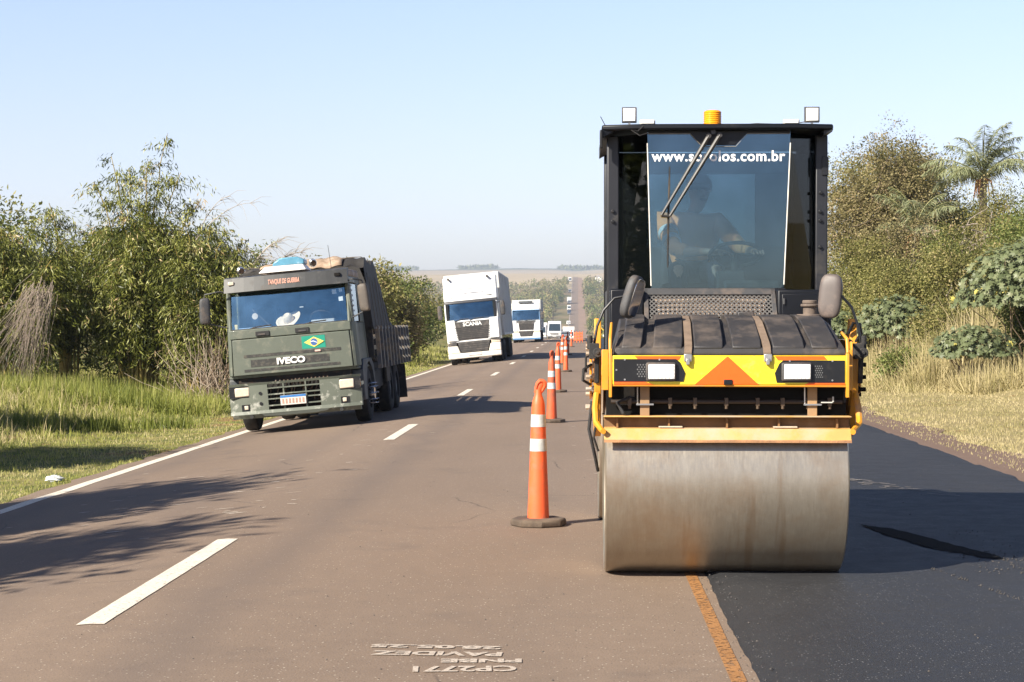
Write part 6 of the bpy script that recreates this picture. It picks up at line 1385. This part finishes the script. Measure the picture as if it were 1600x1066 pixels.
def tuft(x, Y, h, n, lb, kind='grass', s_=.3, vm=.2):
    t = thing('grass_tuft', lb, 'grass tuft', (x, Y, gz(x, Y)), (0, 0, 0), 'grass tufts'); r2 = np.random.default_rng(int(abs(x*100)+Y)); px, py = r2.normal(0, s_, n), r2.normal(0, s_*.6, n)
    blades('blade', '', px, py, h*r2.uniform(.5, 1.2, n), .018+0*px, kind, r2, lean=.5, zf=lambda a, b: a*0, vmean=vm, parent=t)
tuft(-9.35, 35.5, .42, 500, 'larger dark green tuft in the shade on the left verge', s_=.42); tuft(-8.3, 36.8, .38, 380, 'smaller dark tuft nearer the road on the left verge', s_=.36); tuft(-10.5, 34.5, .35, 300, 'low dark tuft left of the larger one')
for i, (x, Y, h) in enumerate(((10.6, 47.5, 2.9), (11.0, 49.5, 2.5), (12.1, 47.0, 2.6))):
    tuft(x, Y, h, 46, ('tallest clump of straw stalks between the bushes', 'straw stalks just left of the tallest clump', 'straw stalks against the large bluish bush')[i], 'straw', .35, .75)
# ================= far valley =================
rng = np.random.default_rng(505)
kinds = ['green', 'olive', 'dry', 'green', 'olive']
# each distant tree one can tell apart is a thing; its crown is lumpy leaf clumps
protos = []
for i, k in enumerate(('green', 'olive', 'dry', 'green', 'olive', 'dry')):
    r2 = np.random.default_rng(900+i); bl = [(0, 0, 5.4, 3.6, 3.6, 2.9)]+[(r2.uniform(-2.6, 2.6), r2.uniform(-2.6, 2.6), r2.uniform(3.6, 7.4), r2.uniform(1.3, 2.4), r2.uniform(1.3, 2.4), r2.uniform(1.0, 1.8)) for _ in range(7)]
    Q, v, C = crown_leaves(r2, bl, 170, 16, .9, .62, .5, .1, clumpvar=.28); v = np.clip(v+(.08 if i > 2 else -.08), 0, 1)
    n, kk, _ = Q.shape; me = bpy.data.meshes.new('crown'); tmp = npmesh('crown', Q.reshape(-1, 3), np.arange(n*kk).reshape(n, kk), G_[k], None, v, False); mc = tmp.data; bpy.data.objects.remove(tmp)
    b = B(); limb(b, (0, 0, 0), (.2, 0, 5), .28, .12, r2, 4); [limb(b, (0, 0, 3), tuple(C[j]), .1, .03, r2, 3) for j in range(5)]
    tmp = b.build('trunk', bark, None, split=False); mt_ = tmp.data; bpy.data.objects.remove(tmp); protos.append((mc, mt_))
def far_tree(x, Y, s_, i, label):
    t = thing('tree', label, 'tree', (x, Y, gz(x, Y)-.2), (0, 0, rng.uniform(0, 6.28)), 'distant trees of the valley'); t.scale = (s_, s_, s_*rng.uniform(.85, 1.15))
    for nm, me in zip(('crown', 'trunk'), protos[i]):
        o = bpy.data.objects.new(nm, me); COL.objects.link(o); o.parent = t
combos = [(c, sd, zn) for c in range(6) for sd in (-1, 1) for zn in range(3)]
cn_ = ('green', 'olive', 'brown', 'bright green', 'yellowish', 'reddish brown'); zn_ = ('low at the slope foot', 'half way up the slope', 'near the slope top'); zr = ((235, 520), (800, 1300), (1400, 1900))
for j_, (c, sd, zn) in enumerate(combos):
    Y = zr[zn][0]+(zr[zn][1]-zr[zn][0])*((c*.37+zn*.2+.13*sd+.3) % 1.); s_ = float(rng.uniform(.85, 1.25)*np.interp(Y, [230, 600, 1000, 2300], [.6, .9, 1.0, 1.2]))
    x = -(13.5+3.8*s_+(Y*.012)*(c % 3)) if sd < 0 else 7.5+3.8*s_+(Y*.010)*(c % 3)
    far_tree(x, Y, s_, c, f'{cn_[c]} distant tree {zn_[zn]}, {"left" if sd < 0 else "right"} of the hill road')
# continuous woodland filling behind them
QQ = []; VV = []
n = 5600; Y = rng.uniform(300, 2160, n); sd = rng.random(n) < .6
x = np.where(sd, -14-9*np.exp(-((Y-1350)/420)**2)-rng.random(n)**1.5*(80+Y*.22), 10+rng.random(n)**1.5*(60+Y*.16))
s_ = rng.uniform(.6, 1.4, n)*np.interp(Y, [420, 2400], [.9, 1.3]); z = ground_z(x, Y)
per = 42; q = np.repeat(np.arange(n), per); d = rdir(rng, n*per); d[:, 2] = np.abs(d[:, 2])
P = np.stack([x[q], Y[q], z[q]+1.6*s_[q]], 1)+d*np.array([3.4, 3.4, 5.0])*s_[q][:, None]*rng.uniform(.7, 1.1, (n*per, 1)); D = unit(rdir(rng, n*per)+d*.4); S = unit(np.cross(D, d+rng.normal(size=d.shape)*.4))
Q = leaf_quads(P-D*s_[q][:, None]*.5, D, S, 1.25*s_[q], 1.0*s_[q]); kd = np.where(rng.random(n) < .34, 0, np.where(rng.random(n) < .45, 1, 2)); cvv = rng.normal(0, .2, n)
for i, k in enumerate(('green', 'olive', 'dry')):
    m_ = kd[q] == i; tag(npmesh('woodland', Q[m_].reshape(-1, 3), np.arange(m_.sum()*4).reshape(-1, 4), G_[k], None, np.clip(.5+cvv[q][m_]+rng.normal(0, .12, m_.sum()), 0, 1), False), ('far green woodland on the valley slopes', 'far olive woodland on the valley slopes', 'far brown dry woodland on the valley slopes')[i], 'woodland', None, 'stuff')
# tree line on the far ridge
n = 1500; Y = rng.uniform(6300, 6600, n); x = rng.uniform(-1400, 900, n); keep = np.sin(x*.006)+np.sin(x*.017+1) > -.3; x, Y = x[keep], Y[keep]; n = len(x)
q = np.repeat(np.arange(n), 8); d = rdir(rng, n*8); d[:, 2] = np.abs(d[:, 2]); P = np.stack([x[q], Y[q], ground_z(x, Y)[q]], 1)+d*np.array([14, 12, 9.]); D = unit(rdir(rng, n*8)); S = unit(np.cross(D, d))
tag(npmesh('woodland', leaf_quads(P, D, S, 12., 10.).reshape(-1, 3), np.arange(n*32).reshape(-1, 4), G_['green'], None, rng.random(n*8), False), 'bluish tree line along the farthest ridge', 'woodland', None, 'stuff')
# small white farm house on the right hill
t = thing('farmhouse', 'tiny white farmhouse on the hill right of the road', 'house', (26, 2250, gz(26, 2250)))
B().box(-4, 4, -4, 4, 0, 6.5).build('wall', whitem, t); B().prism([(-4.6, 6.5), (4.6, 6.5), (0, 9)], 'y', -4.5, 4.5).build('roof', M('roof grey', (.3, .28, .27), .8), t)
# ---------------- haze ----------------
hb = B().box(-4200, 4200, -70, 9100, -60, 225)
hm, nt, p = newmat('haze air'); nt.nodes.remove(p)
pv = N(nt, 'VolumePrincipled'); pv.inputs['Color'].default_value = (.80, .88, 1, 1); pv.inputs['Density'].default_value = .00016; pv.inputs['Anisotropy'].default_value = .2
nt.links.new(pv.outputs[0], nt.nodes['Material Output'].inputs['Volume'])
h = hb.build('haze', hm); tag(h, 'pale heat haze over the valley and the far hills', 'haze', kind='stuff')
